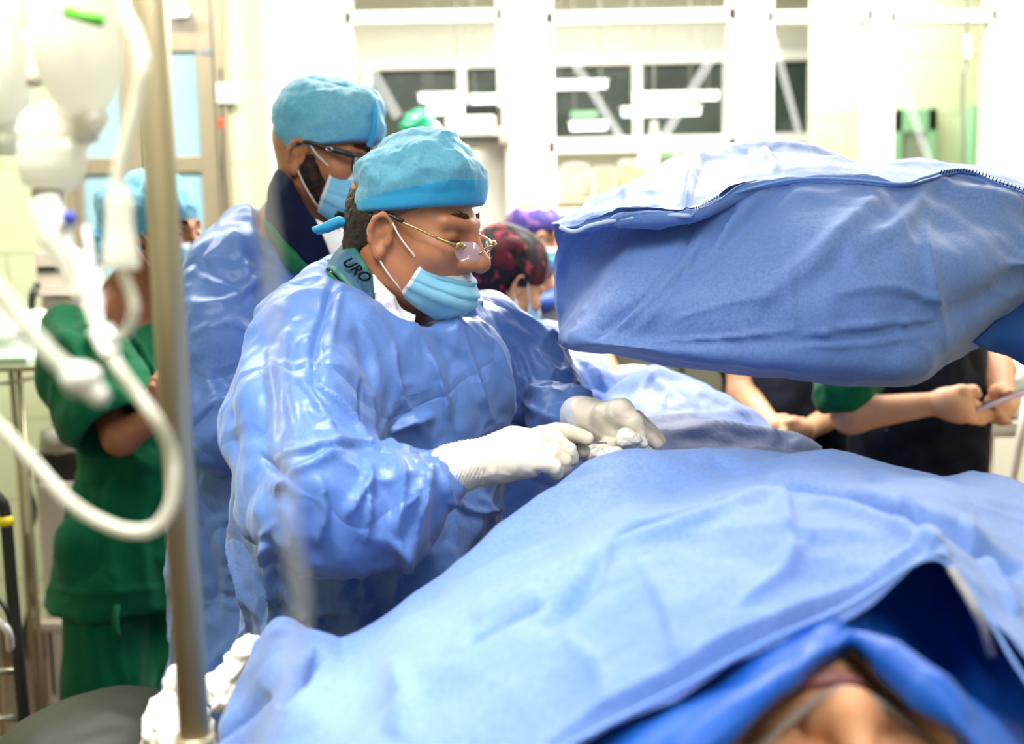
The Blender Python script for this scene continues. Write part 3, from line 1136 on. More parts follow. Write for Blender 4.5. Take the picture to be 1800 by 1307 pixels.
M['drape'] = mat('blue_drape_nonwoven', '#6289d2', .55, .4, sheen=.25, transl=.06, var=[(6, '#7698dc', .3, .75), (240, '#5c82cb', .4, .7)],
                 bump=[('noise', 9, .25, .02), ('crease', 5, .10, .008), ('noise', 420, .15, .0008)])
M['drape_shaded'] = mat('blue_drape_shaded', '#0a56c0', .5, .4, transl=.04, var=(7, '#1260c8', .35, .7), bump=[('noise', 9, .25, .02)])  # darker copy of the drape blue, cavity shade put into the colour
M['glove'] = mat('latex_glove', '#f2e4cc', .42, .45, sss=.08, var=(25, '#f7f0e0', .35, .7), bump=[('noise', 90, .25, .0015)])
M['cuffin'] = mat('white_knit_cuff', '#dfe3ec', .7, .3, bump=[('noise', 200, .3, .001)])
M['green'] = mat('green_scrub_cotton', '#014f31', .85, .12, sheen=.08, var=[(6, '#015c38', .35, .7)], bump=[('noise', 380, .2, .0008), ('crease', 9, .2, .006)])
M['navy'] = mat('navy_lead_vinyl', '#0b1130', .8, .1, var=[(20, '#0f1738', .4, .7)])
M['blackvinyl'] = mat('worn_black_vinyl', '#0a0d18', .75, .12, var=[(18, '#1b2030', .4, .7), (40, '#6f7074', .74, .80)])
M['hair'] = mat('dark_hair', '#2a1d17', .5, .4, bump=[('noise', 240, .8, .003)])
M['brow'] = mat('brow_hair', '#4a3226', .6, .3, bump=[('noise', 300, 1.0, .003)])
M['beard'] = mat('black_beard', '#1d130f', .7, .3, var=[(60, '#4a2e20', .45, .7)], bump=[('noise', 400, .9, .003)])
M['whitecloth'] = mat('white_cotton', '#eceaec', .7, .3, bump=[('noise', 50, .3, .004)])
M['gauze'] = mat('white_gauze', '#f5f1ea', .8, .2, bump=[('noise', 120, .7, .003)])
M['loop'] = mat('white_elastic', '#f3efe8', .6)
M['eyewhite'] = mat('eye_white', '#e9e0d8', .2)
M['eyedark'] = mat('eye_iris', '#20130c', .1)
M['lens'] = mat('spectacle_lens', '#d9d2ee', .02, .9, alpha=.28)
M['gold'] = mat('gold_wire', '#c9a571', .22, metal=.9)
M['chrome'] = mat('chrome', '#cfcfd2', .15, metal=1)


class Head:
    def __init__(s, c, R, k=1.0, slim=1.0, ear=1.0):
        s.ear = ear
        s.c, s.R, s.k, s.slim = np.asarray(c, float), np.asarray(R), k, slim

    def p(s, x, y, z):
        return s.c + s.R @ (np.array([x * s.slim, y, z]) * s.k)

    def skin(s, F, ears=(1, -1), lips=True, lids=True, nose=1.0):
        nz = getattr(s, 'nz', 1.0)
        k, R = s.k, s.R
        E = lambda c, r, kk=.02, mode='add', RR=None: F.ell(s.p(*c), np.array(r) * k * np.array([s.slim, 1, 1]), R if RR is None else R @ RR, kk * k, mode)
        C = lambda a, b, ra, rb, kk=.012, mode='add': F.cone(s.p(*a), s.p(*b), ra * k, rb * k, kk * k, mode)
        sk = getattr(s, 'sk', 1.0)
        E((0, -.012 + .098 * (1 - sk) * .5, .032), (.076, .098 * sk, .088 * (1 - (1 - sk) * .6)))
        E((0, .028, -.02), (.064, .066, .085), .03)
        E((0, .04, -.072), (.046, .046, .04), .03)
        C((-.056, .0, -.055), (-.02, .07, -.095), .018, .016, .025)
        C((.056, .0, -.055), (.02, .07, -.095), .018, .016, .025)
        E((0, .08 * getattr(s, 'jaw', 1.0), -.1), (.02, .017, .016), .02)
        for q in (1, -1):
            E((q * .042, .062, -.026), (.024, .026, .022), .022)      # cheek bone
            E((q * .033, .098, .0), (.02, .017, .0135), .012, 'sub')  # socket
            C((q * .012, .094, .016), (q * .046, .078, .018), .009, .008, .014)  # brow
            if lids:
                E((q * .032, .0765, -.001), (.0145, .0125, .0105), .003)
                C((q * .02, .0865, -.0005), (q * .045, .079, -.002), .0022, .002, .003)
            E((q * .0125 * nz, .1 * 1.0, -.0405), (.0085 * nz, .0105 * nz, .0075 * nz), .008)
        C((0, .092, .008), (0, .111 * nose, -.033), .0085 * nz, .0105 * nz, .014)
        E((0, .1135 * nose, -.0375), (.0115 * nz, .012 * nz, .0105 * nz), .01)
        for q in (1, -1):
            E((q * .006, .108, -.0475), (.004, .006, .004), .003, 'sub')
        if lips:
            E((0, .09, -.066), (.022, .012, .0065), .008)
            E((0, .0885, -.0775), (.019, .012, .0075), .007)
            C((-.024, .093, -.0715), (.024, .093, -.0715), .0025, .0025, .004, 'sub')
        for q in ears:
            tilt = np.array([[math.cos(.38 * q), -math.sin(.38 * q), 0], [math.sin(.38 * q), math.cos(.38 * q), 0], [0, 0, 1]])
            lt = np.array([[1, 0, 0], [0, math.cos(-.22), -math.sin(-.22)], [0, math.sin(-.22), math.cos(-.22)]])
            RR = tilt @ lt
            ec = np.array([q * .079, getattr(s, 'eary', -.012), -.006])
            ep = lambda a, b_, c_: tuple(ec + RR @ np.array([a * q, b_, c_]) * s.ear)
            E(tuple(ec), (.0048, .0175 * s.ear, .029 * s.ear), .006, 'add', RR)
            rim = [(.003, .011, .005), (.006, .0135, .018), (.0075, .006, .029), (.008, -.006, .0315), (.009, -.016, .022), (.008, -.019, .006), (.006, -.0145, -.012), (.003, -.006, -.024)]
            for a, b_ in zip(rim[:-1], rim[1:]):
                C(ep(*a), ep(*b_), .0042, .0042, .003)
            E(ep(.004, .002, -.029), (.0055, .0085, .0095), .006)
            E(ep(.009, .003, -.006), (.008, .0085, .0115), .004, 'sub')
            E(ep(.007, -.004, .012), (.0045, .007, .009), .004, 'sub')
            C(ep(.003, .013, -.002), ep(.004, .011, -.011), .0045, .0045, .004)


def cap_field(H, front=.030, back=-.038, r=(.089, .113, .100), c=(0, -.012, .040), lumps=(), h=.003):
    ctr = H.p(*c)
    F = Field(ctr - .17 * H.k, ctr + .17 * H.k, h)
    F.ell(ctr, np.array(r) * H.k, H.R, 0)
    for (lc, lr) in lumps:
        F.ell(H.p(*lc), np.array(lr) * H.k, H.R, .03)
    # cut below the brow-to-nape line
    a, b_ = H.p(0, .1, front), H.p(0, -.11, back)
    ax = H.R[:, 0]
    n = np.cross(nrm(a - b_), ax)
    if n @ H.R[:, 2] > 0:
        n = -n
    F.plane(a, n, .004)
    return F, a, n


def make_cap(H, parent, name='surgical_cap', m='cap', front=.030, back=-.038, seed=1, band=.022, amp=1.0, bandm='capband', **kw):
    F, a, n = cap_field(H, front, back, **kw)
    v, f = F.mesh(1)
    nn = vnormals(v, f)
    hgt = -(v - a) @ n
    fade = np.clip((hgt - band * .4) / (.03 * H.k), .12, 1)
    dsp = crumple(v, [(.060, .0080 * amp, (H.R[:, 1], 1.8)), (.028, .0030 * amp), (.012, .0009 * amp)], seed)
    for sz, am, wd in ((.06, .0035, .10), (.035, .0018, .12)):
        q = v + np.stack([vnoise(v / .05 + 3, seed), vnoise(v / .05, seed + 9), vnoise(v / .05 + 5, seed + 4)], 1) * .012
        dsp += amp * am * np.exp(-np.abs(facet(q / sz, seed + 70)) / wd) * np.clip(facet(q / (sz * 1.5) + 9, seed + 5) * 2 + .3, 0, 1)
    # gathers near the band
    ang = np.arctan2((v - H.c) @ H.R[:, 0], (v - H.c) @ H.R[:, 1])
    g = np.abs(vnoise(np.stack([ang * 9, hgt * 12, ang * 0], 1), seed + 5)) * .004 * amp
    v = v + nn * (dsp * fade + g * np.exp(-hgt / .035) * fade)[:, None]
    if band:
        hc = hgt[f].mean(1)
        fy = np.clip(((v[f].mean(1) - H.c) @ H.R[:, 1]) / (.09 * H.k), -1, 1)
        inb = hc < band * H.k * (.62 + .36 * fy)
        o = put(name, v, f, [M[m], M[bandm] if isinstance(bandm, str) else bandm], parent, fmat=inb.astype(int))
    else:
        o = put(name, v, f, M[m], parent)
    return o


def mask_sheet(H, top, bot, width=1.0, yoff=0.0, rows=34, cols=44, bulge=.012, ymax=.106, pleat=.0035, sag=0.0, zc=0, st=-.012, sb=.03, flare=0.0, rec=.055, c0=.58):
    """top/bot: local heights on the midline; wraps round the lower face"""
    v = []
    for i in range(rows):
        t = i / (rows - 1)
        for j in range(cols):
            u = (j / (cols - 1)) * 2 - 1
            ph = u * 1.18 * width * (1 - flare + 2 * flare * t)
            z = top + (bot - top) * t
            side = abs(u) ** 1.7
            z = z * (1 - side) + (top + st + (bot + sb - (top + st)) * t) * side
            full = math.sin(min(max(t, 0), 1) * math.pi)
            ry = ymax - .0 + bulge * full * (1 - side)
            rx = .0735 + .003 * full
            chin = max(0, (t - c0) / (1 - c0))
            ry -= rec * chin ** 1.4
            rx -= .014 * chin ** 1.5
            x = rx * math.sin(ph)
            y = yoff + ry * (math.cos(ph) ** .8 if math.cos(ph) > 0 else 0) * (1 - .12 * side) + .0
            pl = ((t * 4.2) % 1.0)
            inp = 1 if .2 < t < .93 else 0
            y2 = pleat * pl * inp * (1 - side * .7)
            v.append(H.p(x + y2 * math.sin(ph), y + y2 * math.cos(ph), z - sag * side))
    return np.array(v), gridfaces(rows, cols)


def make_mask(H, parent, top=-.028, bot=-.118, seed=3, loops=True, **kw):
    v, f = mask_sheet(H, top, bot, **kw)
    cols = kw.get('cols', 44)
    rows = len(v) // cols
    nn = vnormals(v, f)
    rr = (f[:, 0] // cols) / rows
    cc = (f[:, 0] % cols) / cols
    edge = (rr < .12) | (cc < .03) | (cc > .95)
    v = v + nn * crumple(v, [(.03, .0022), (.014, .0009)], seed)[:, None]
    o = put('face_mask', v, f, [M['mask'], M['maskw']], parent, fmat=edge.astype(int), thick=.0015)
    if loops:
        V = v.reshape(rows, cols, 3)
        for q, cidx in ((1, cols - 1), (-1, 0)):
            a, b_ = V[1, cidx], V[rows - 4, cidx]
            e1, e2 = H.p(q * .083, .004, .024), H.p(q * .083, -.004, -.034)
            e3 = H.p(q * .079, -.024, .0)
            MB().tube([a, (a + e1) / 2 + H.R[:, 0] * q * .005, e1, e3, e2, (b_ + e2) / 2 + H.R[:, 0] * q * .005, b_], .0013, 6, 5).out('ear_loop', M['loop'], o, True)
    return o


def eyes(H, parent, look=(0, 0), op=.5):
    for q in (1, -1):
        b = MB()
        c = np.array([q * .032, .0772, -.001])
        prof = [(.0004, .0124), (.004, .0118), (.0075, .0098), (.0105, .0062), (.0122, .001)]
        o = MB().lathe([(r, h) for r, h in prof][::-1], H.p(*c), H.R @ nrm([look[0], 1, look[1]]), 16).out('eye', M['eyewhite'], parent, True)
        MB().lathe([(.0058, .0108), (.0054, .0121), (.003, .0129), (.0001, .0131)], H.p(*c), H.R @ nrm([look[0], 1, look[1]]), 16).out('iris', M['eyedark'], o, True)


def brow(H, parent, q, m='hair', w=.0042, h=.022, pts=None):
    pts = pts or [(.012, .1045, .019), (.024, .0985, h + .003), (.038, .088, h + .001), (.049, .076, h - .006)]
    rg = random.Random(5 + int(q))
    c_ = catmull([H.p(q * a, b_ - .0005, c) for a, b_, c in pts], 12)
    b = MB()
    up, fwd = H.R[:, 2], H.R[:, 1]
    for i in range(260):
        t = rg.random() * (len(c_) - 2)
        k = int(t)
        base = c_[k] + (c_[k + 1] - c_[k]) * (t - k)
        hw = w * (1 - .55 * (t / len(c_)) ** 1.5)
        base = base + up * rg.uniform(-hw, hw) * .8 + fwd * rg.uniform(-.0006, .0014)
        dr_ = nrm(nrm(c_[k + 1] - c_[k]) * 1.0 + up * rg.uniform(-.05, .55) + fwd * .12)
        L = rg.uniform(.005, .009)
        b.tube([base, base + dr_ * L * .6, base + dr_ * L - up * .0006], [.0009, .0008, .0003], 4)
    b.out('eyebrow', M[m], parent, True)


def garment(F, parent, name, m, seed, layers, fl=(), it=2, amp=1.0, fmat=None, weight=None, ridges=((.13, .0095, .06), (.07, .0048, .08))):
    v, f = F.mesh(it)
    nn = vnormals(v, f)
    nn0 = nn
    dsp = crumple(v, layers, seed) * amp
    if weight is not None:
        dsp *= weight(v)
    if len(fl):
        dsp = dsp + folds(v, nn, fl)
    if ridges:
        for i, (sz, am, wd) in enumerate(ridges):
            q = v + np.stack([vnoise(v / .09 + 3, seed), vnoise(v / .09, seed + 9), vnoise(v / .09 + 5, seed + 4)], 1) * .03
            ff = facet(q / sz, seed + 77 + i)
            mk = np.clip(facet(q / (sz * 1.4) + 9, seed + 5 + i) * 2 + .3, 0, 1)
            dsp = dsp + am * np.exp(-np.abs(ff) / wd) * mk
    v = v + nn * dsp[:, None]
    v = relax(relax(v, f, .4), f, .4)
    fm = fmat(v, f) if fmat else None
    o = put(name, v, f, m if isinstance(m, list) else M[m], parent, fmat=fm)
    return o


def body(H, neck_base, sh_r, sh_l, pelvis, arms, legs, parent, m, neck_r=.054, ears=(1, -1), hands=(), hf=.0024, hc=.016, sho=.052, chest=(.17, .11), name='body', dead=()):
    """one continuous skin: head, neck, trunk, arms, legs. arms: list of joint lists; legs: list of joint lists"""
    pts = [H.p(0, 0, .2), H.p(0, 0, -.2), neck_base, sh_r, sh_l, pelvis] + [p for a in arms for p in a] + [p for l in legs for p in l]
    pts = np.array(pts)
    lo, hi = pts.min(0) - .2, pts.max(0) + .2
    lo[2] = max(lo[2], -.02)
    boxes = [(H.c - .13, H.c + .13)]
    for hd in hands:
        boxes.append((hd['box'][0], hd['box'][1]))
    F = Field(lo, hi, hc, (boxes, hf))
    H.skin(F, ears)
    F.cone(H.p(0, -.02, -.05), neck_base, neck_r, neck_r * 1.05, .03)
    ax = nrm(sh_r - sh_l)
    mid = (sh_r + sh_l) / 2
    upv = nrm(mid - pelvis)
    fw = np.cross(upv, ax)
    Rt = np.stack([ax, fw, upv], 1)
    L = np.linalg.norm(mid - pelvis)
    F.ell(mid - upv * L * .30, (chest[0], chest[1], L * .42), Rt, .04)
    F.ell(pelvis + upv * .06, (chest[0] * .95, chest[1] * 1.0, .17), Rt, .06)
    F.cone(neck_base, sh_r, neck_r, sho, .04).cone(neck_base, sh_l, neck_r, sho, .04)
    for a in arms:
        n = len(a)
        rs = [.050, .038, .021][:n] if n == 3 else list(np.linspace(.05, .021, n))
        F.chain(a, rs, .02)
    for l in legs:
        F.chain(l, [.07, .05, .04], .03)
        foot = l[-1]
        F.cone(foot + (0, 0, .0), foot + fw * .16 - (0, 0, .0), .035, .028, .03)
    for hd in hands:
        hd['fn'](F)
    v, f = F.mesh(2)
    o = put(name, v, f, m, parent)
    return o, fw, Rt


def legs_from(pelvis, fw, ax, w=.10):
    out = []
    for q in (1, -1):
        h = pelvis + ax * q * w - (0, 0, .03)
        out.append([h, np.array([h[0] + fw[0] * .02, h[1] + fw[1] * .02, .48]), np.array([h[0], h[1], .05])])
    return out


def hand_prims(F, wrist, knuck, tips, thumb, k=1.0, r=None):
    """wrist point; knuck: 4 knuckle points (index..little); tips: per finger list of joints after the knuckle; thumb: joint list"""
    kn = np.array(knuck)
    for q in kn:
        F.cone(wrist, q, .024 * k, .0135 * k, .016 * k)
    F.cone((wrist + kn[1]) / 2, (wrist + kn[2]) / 2, .026 * k, .026 * k, .02 * k)
    rs = r or [.0098, .0100, .0095, .0085]
    for i in range(4):
        pts = [kn[i]] + list(tips[i])
        rr = np.linspace(rs[i] * 1.12, rs[i] * .84, len(pts)) * k
        F.chain(pts, rr, .0035 * k)
    rr = np.linspace(.0175, .0098, len(thumb)) * k
    F.chain(thumb, rr, .010 * k)


# ================================================================ 1. THE SURGEON IN THE RIMLESS GLASSES (focus)
H1 = Head(P(722, 404, 1.50), frame(-24, 6, 0), .92, ear=.9)
H1.nz, H1.sk, H1.eary, H1.jaw = 1.22, .90, -.001, .90
sg = thing('person', 'surgeon with rimless glasses and nose above his mask, white gloves working at the table', 'person', (*P(600, 1000, 1.62)[:2], 0), 'medical team in the operating room')
nb = P(668, 530, 1.57)
shr, shl = P(558, 610, 1.43), P(850, 605, 1.76)
pel = P(640, 1040, 1.62)
elr, wrr = P(546, 878, 1.28), P(850, 812, 1.33)
ell_, wrl = P(945, 712, 1.74), P(1030, 738, 1.56)
fw1 = nrm(np.cross((0, 0, 1), shr - shl))
b1, fw1, Rt1 = body(H1, nb, shr, shl, pel, [[shr, elr, P(835, 816, 1.33)], [shl, ell_, P(1012, 736, 1.585)]], legs_from(pel, fw1, nrm(shr - shl)), sg, M['skin_tan'], .058)

# hair at the nape and temple
F = Field(H1.c - .17, H1.c + .17, .003)
F.ell(H1.p(0, -.010, .02), np.array([.0790, .089, .086]) * H1.k, H1.R, 0)
F.ell(H1.p(0, -.060, -.035), np.array([.058, .038, .045]) * H1.k, H1.R, .02)
F.plane(H1.p(0, -.012, .0), H1.R @ nrm((0, 1, .28)), .004)
F.plane(H1.p(0, 0, -.07), H1.R @ nrm((0, .25, -1)), .004)
v, f = F.mesh(1)
v = v + vnormals(v, f) * (vnoise(v * 260, 2) * .0016)[:, None]
put('hair', v, f, M['hair'], sg)
F = Field(H1.c - .17, H1.c + .17, .0025)
F.ell(H1.p(0, -.006, .032), np.array([.0775, .092, .084]) * H1.k, H1.R, 0)
F.plane(H1.p(0, .040, .0), H1.R @ nrm((0, 1, -.35)), .004)
F.plane(H1.p(0, .01, .012), H1.R @ nrm((0, -.6, -1)), .004)
v, f = F.mesh(1)
put('temple_hair', v, f, mat('greying_hair', '#6d5f55', .6, bump=[('noise', 300, .8, .002)]), sg)
cap1 = make_cap(H1, sg, front=.043, back=.012, seed=4, r=(.088, .093, .090), c=(0, .006, .044), h=.0022, lumps=[((0, .04, .080), (.07, .05, .048)), ((-.01, .072, .072), (.045, .022, .032))], band=.034, amp=1.35)
# twisted tie tail behind the cap
v, f = tube_mesh([H1.p(.04, -.082, .006), H1.p(.045, -.100, .0), H1.p(.05, -.128, -.012)], [.006, .008, .007], 10, 6)
v = v + crumple(v, [(.02, .003)], 2)[:, None]
put('cap_tie', v, f, M['capband'], cap1)
make_mask(H1, sg, top=-.052, bot=-.126, seed=5, yoff=-.004, ymax=.095, bulge=.017, pleat=.005, st=.012, sb=.040, flare=.15, width=.92, rec=.024, c0=.6)
for q in (1, -1):
    v, f = tube_mesh([H1.p(q * .019, .0895, -.006), H1.p(q * .032, .0905, -.0085), H1.p(q * .044, .0835, -.008), H1.p(q * .052, .074, -.006)], [.0006, .0016, .0018, .0006], 8, 5)
    put('eyelash', v, f, M['hair'], sg)
for q in (1, -1):
    brow(H1, sg, q, 'brow', .0066, .024, [(.010, .0975, .016), (.022, .0945, .024), (.036, .084, .023), (.050, .068, .015)])

# rimless glasses, slid down the nose
gl = None
Gd = np.array([0, .0, -.0])


def gp(x, y, z):
    return H1.p(x, y + .012 * min(max((y - .02) / .06, 0), 1), z - .002)


lv = []
b = MB()
for q in (1, -1):
    poly = []
    for t in np.linspace(0, 2 * math.pi, 24, endpoint=False):
        cx, cz = math.cos(t), math.sin(t)
        ex = abs(cx) ** .7 * math.copysign(1, cx)
        ez = abs(cz) ** .7 * math.copysign(1, cz)
        poly.append(gp(q * .033 + .0225 * ex, .108 - .012 * abs(q * .033 + .0225 * ex) / .033 + (-.0035 if True else 0) * ez, -.018 + .0135 * ez))
    lo_ = MB().prism(poly, H1.R[:, 1] * .002)
    if gl is None:
        fr = MB()
        fr.tube([gp(-.0125, .1105, -.014), gp(-.005, .1155, -.010), gp(.005, .1155, -.010), gp(.0125, .1105, -.014)], .0012, 8, 4)
        gl = fr.out('glasses', M['gold'], sg, True)
        for s_ in (1, -1):
            MB().tube([gp(s_ * .012, .108, -.018), gp(s_ * .010, .1, -.024)], .0012, 6).out('nose_pad', M['gold'], gl, True)
            fr = MB()
            fr.tube([gp(s_ * .049, .094, -.010), gp(s_ * .062, .086, -.007), gp(s_ * .072, .070, -.001)], .0020, 8, 4)
            fr.tube([gp(s_ * .050, .100, -.012), gp(s_ * .056, .094, -.007), gp(s_ * .058, .092, -.014)], .0030, 8, 4)
            fr.tube([gp(s_ * .072, .070, -.001), gp(s_ * .079, .045, .010), gp(s_ * .082, .012, .021)], .0014, 8, 5)
            fr.out('temple', M['gold'], gl, True)
        for s_ in (1, -1):
            tp = MB()
            tp.tube([gp(s_ * .0805, .030, .0165), gp(s_ * .083, .008, .024), gp(s_ * .082, -.02, .02)], .0026, 8, 5)
            tp.out('temple_tip', M['black'], gl, True)
    lo_.out('lens', M['lens'], gl, True)

# neck wear: protective collar band with the ink letters, white cloth, green scrub neckline
col = bicubic([[P(590, 452, 1.63), P(600, 430, 1.54), P(622, 434, 1.475), P(640, 458, 1.45), P(655, 484, 1.445)],
               [P(575, 470, 1.63), P(584, 450, 1.53), P(604, 452, 1.46), P(632, 484, 1.438), P(656, 512, 1.435)],
               [P(565, 490, 1.63), P(570, 474, 1.53), P(583, 474, 1.45), P(618, 510, 1.432), P(656, 540, 1.43)]], 10, 8)
nr, nc = col.shape[:2]
rr = np.repeat(np.arange(nr - 1), nc - 1) / (nr - 1)
cc = np.tile(np.arange(nc - 1), nr - 1) / (nc - 1)
cm = [mat('blue_grey_collar', '#3a6482', .6, .2, var=(25, '#335a76', .4, .7)), mat('green_piping', '#1f6b5c', .5)]
cb = put('neck_collar', col.reshape(-1, 3), gridfaces(nr, nc), cm, sg, fmat=((rr < .15) | (rr > .82)).astype(int), thick=.006)
tx = bpy.data.curves.new('t', 'FONT')
tx.body = 'URO'
tx.size = .0215
tx.extrude = .0002
tx.offset = .0004
to = bpy.data.objects.new('t', tx)
COL.objects.link(to)
dg = bpy.context.evaluated_depsgraph_get()
tm = bpy.data.meshes.new_from_object(to.evaluated_get(dg))
tv = np.array([v.co[:] for v in tm.vertices])
tf = [list(p.vertices) for p in tm.polygons]
bpy.data.objects.remove(to)
org = P(600, 464, 1.440)
ex = nrm(P(632, 489, 1.430) - P(602, 462, 1.444))
eu = P(618, 440, 1.462) - P(598, 464, 1.444)
eu = nrm(eu - ex * (eu @ ex))
en = np.cross(ex, eu)
if en @ FW > 0:
    en = -en
tv2 = org + np.outer(tv[:, 0], ex) + np.outer(tv[:, 1] * 1.05, eu) + np.outer(tv[:, 2], en) + en * .003
put('ink_lettering', tv2, tf, mat('black_ink', '#05060a', .8, .1), cb, False)
wc = bicubic([[P(640, 470, 1.50), P(657, 482, 1.452), P(675, 498, 1.45), P(692, 520, 1.45), P(712, 540, 1.45), P(732, 552, 1.46)],
              [P(640, 500, 1.48), P(655, 508, 1.435), P(675, 520, 1.43), P(698, 536, 1.43), P(714, 550, 1.44), P(732, 560, 1.45)],
              [P(640, 540, 1.48), P(656, 542, 1.43), P(676, 548, 1.425), P(700, 562, 1.425), P(716, 566, 1.43), P(732, 568, 1.44)]], 8, 8)
nr, nc = wc.shape[:2]
v = wc.reshape(-1, 3)
f = gridfaces(nr, nc)
v = v + vnormals(v, f) * crumple(v, [(.03, .006), (.015, .002)], 4)[:, None]
put('neck_cloth', v, f, M['whitecloth'], sg, thick=.004)
gc = bicubic([[P(560, 480, 1.60), P(575, 476, 1.50), P(590, 488, 1.455), P(622, 520, 1.440), P(660, 545, 1.435)],
              [P(550, 500, 1.62), P(568, 498, 1.51), P(585, 512, 1.46), P(616, 545, 1.445), P(655, 570, 1.44)],
              [P(545, 530, 1.64), P(560, 530, 1.53), P(580, 545, 1.48), P(612, 580, 1.47), P(655, 600, 1.46)]], 8, 6)
v = gc.reshape(-1, 3)
f = gridfaces(*gc.shape[:2])
put('scrub_neckline', v, f, mat('bright_green_scrub', '#0b8a55', .7), sg, thick=.002)

# the gown: one garment with wide sleeves
lo, hi = P(420, 1200, 1.35) - .2, P(1060, 450, 1.9) + .2
lo[2], lo[1], hi[1] = .32, .92, 2.1
lo[0], hi[0] = -.56, .2
fwd1 = fw1
F = Field(lo, hi, .0038)
ax1 = Rt1[:, 0]
F.ell(P(665, 730, 1.60), (.205, .150, .225), Rt1, 0)
F.ell(P(655, 860, 1.60), (.185, .150, .26), Rt1, .08)
F.cone(P(650, 1000, 1.60), np.array([*P(640, 1100, 1.62)[:2], .35]), .168, .20, .08)
F.cone(P(640, 565, 1.54), shr + (0, 0, -.012), .060, .080, .05)
F.cone(P(700, 600, 1.62), shl + (0, 0, -.015), .060, .076, .05)
F.cone(P(690, 640, 1.50), P(760, 660, 1.55), .07, .10, .05)
F.chain([shr + (0, 0, -.01), P(532, 745, 1.35), elr, P(690, 866, 1.30), P(775, 832, 1.315)], [.080, .086, .080, .066, .044], .025)
F.ell(P(560, 905, 1.29), (.09, .07, .055), None, .03)
F.chain([shl, P(900, 660, 1.76), ell_, P(985, 735, 1.62)], [.080, .080, .070, .046], .03)
# open the neck
F.chain([P(600, 400, 1.50), P(655, 466, 1.49), P(720, 505, 1.48), P(800, 490, 1.52)], [.058, .060, .060, .06], .010, 'sub')
g_folds = [
    ([(590, 482), (572, 545), (554, 610), (560, 700)], -.010, 7), ([(600, 500), (588, 560), (575, 640)], .006, 8),
    ([(552, 665), (610, 715), (664, 783)], .016, 9, 'p'), ([(520, 640), (570, 720), (600, 790)], .010, 9, 'p'), ([(640, 660), (648, 730), (664, 778)], -.010, 7, 'q'),
    ([(760, 730), (720, 742), (680, 760)], .010, 8), ([(690, 600), (700, 680), (745, 760)], .008, 10, 'p'), ([(740, 590), (770, 680), (790, 760)], .009, 9, 'q'),
    ([(800, 570), (835, 650), (860, 740)], .010, 10, 'p'), ([(850, 560), (880, 640), (890, 740)], .008, 8),
    ([(630, 560), (660, 620), (665, 700)], .007, 10, 'q'), ([(470, 600), (480, 700), (470, 790)], .009, 11), ([(500, 560), (500, 660), (520, 760)], .008, 9, 'p'),
    ([(653, 800), (648, 870), (636, 945)], .014, 7, 'p'), ([(744, 800), (742, 860), (728, 930)], .014, 7, 'q'), ([(768, 783), (785, 835), (800, 890)], .008, 6),
    ([(700, 790), (706, 850), (690, 930)], .010, 8), ([(477, 869), (514, 837), (600, 795)], .016, 8, 'p'), ([(600, 905), (625, 870), (653, 840)], .012, 7),
    ([(470, 800), (540, 800), (640, 775), (700, 790)], .014, 9, 'q'), ([(560, 840), (570, 900), (560, 960)], .012, 9, 'p'), ([(500, 880), (520, 930), (515, 970)], .010, 9),
    ([(440, 790), (470, 810), (520, 850)], -.012, 7), ([(480, 1030), (530, 1078), (600, 1067), (680, 1060)], .018, 8, 'p'), ([(455, 960), (470, 1060), (455, 1120)], .012, 8),
    ([(520, 990), (530, 1050), (560, 1110)], .010, 9), ([(620, 980), (640, 1040), (625, 1110)], .008, 10, 'q'), ([(720, 930), (700, 1000), (690, 1060)], .008, 9),
    ([(920, 660), (940, 690), (990, 690)], .010, 7, 'p'), ([(930, 610), (965, 650), (1010, 670)], .010, 8, 'q'), ([(915, 700), (945, 720), (985, 735)], .009, 6, 'p'),
    ([(895, 600), (925, 640), (950, 700)], .008, 7), ([(830, 870), (860, 920), (850, 960)], .008, 7), ([(790, 880), (830, 900), (880, 890)], .007, 7),
]
g_folds = [(g_[0], g_[1] * 1.35, g_[2] * .8) + tuple(g_[3:]) for g_ in g_folds]
gown1 = garment(F, sg, 'surgical_gown', 'gown', 11, [(.105, .017, ((.25, 0, 1), 1.9)), (.052, .0095, ((-.3, 0, 1), 1.8)), (.024, .0024)], g_folds, ridges=((.12, .011, .055), (.065, .006, .08)))
# --- gloves
nh = P(850, 812, 1.33)
F = Field(P(900, 800, 1.33) - (.13, .10, .09), P(900, 800, 1.33) + (.13, .10, .09), .0016)
F.chain([P(794, 825, 1.318), P(826, 815, 1.322), P(868, 806, 1.325)], [.031, .0265, .0255], .008)
F.chain([P(866, 806, 1.325), P(905, 794, 1.328), P(934, 791, 1.33)], [.0255, .0275, .0245], .012)
F.cone(P(880, 815, 1.32), P(930, 813, 1.312), .019, .017, .012)
fg = [([P(936, 772, 1.352), P(978, 757, 1.36), P(1008, 762, 1.365), P(1032, 771, 1.365)], [.0135, .0118, .0105, .0088]),
      ([P(940, 784, 1.335), P(978, 776, 1.338), P(998, 790, 1.338), P(1004, 806, 1.342)], [.0135, .0122, .0108, .0092]),
      ([P(940, 798, 1.32), P(972, 794, 1.315), P(990, 808, 1.318), P(990, 824, 1.324)], [.0132, .0118, .0104, .009]),
      ([P(934, 812, 1.308), P(956, 813, 1.300), P(974, 822, 1.302), P(980, 833, 1.31)], [.0125, .0108, .0098, .0084])]
for pts, rs in fg:
    F.chain(pts, np.array(rs) * .95, .0010)
F.chain([P(900, 795, 1.36), P(950, 782, 1.39), P(1000, 784, 1.39), P(1024, 790, 1.38)], [.018, .014, .0115, .010], .008)
v, f = F.mesh(2)
nn = vnormals(v, f)
px_, py_, dd = proj(v)
cuffw = np.clip((880 - px_) / 30, 0, 1)
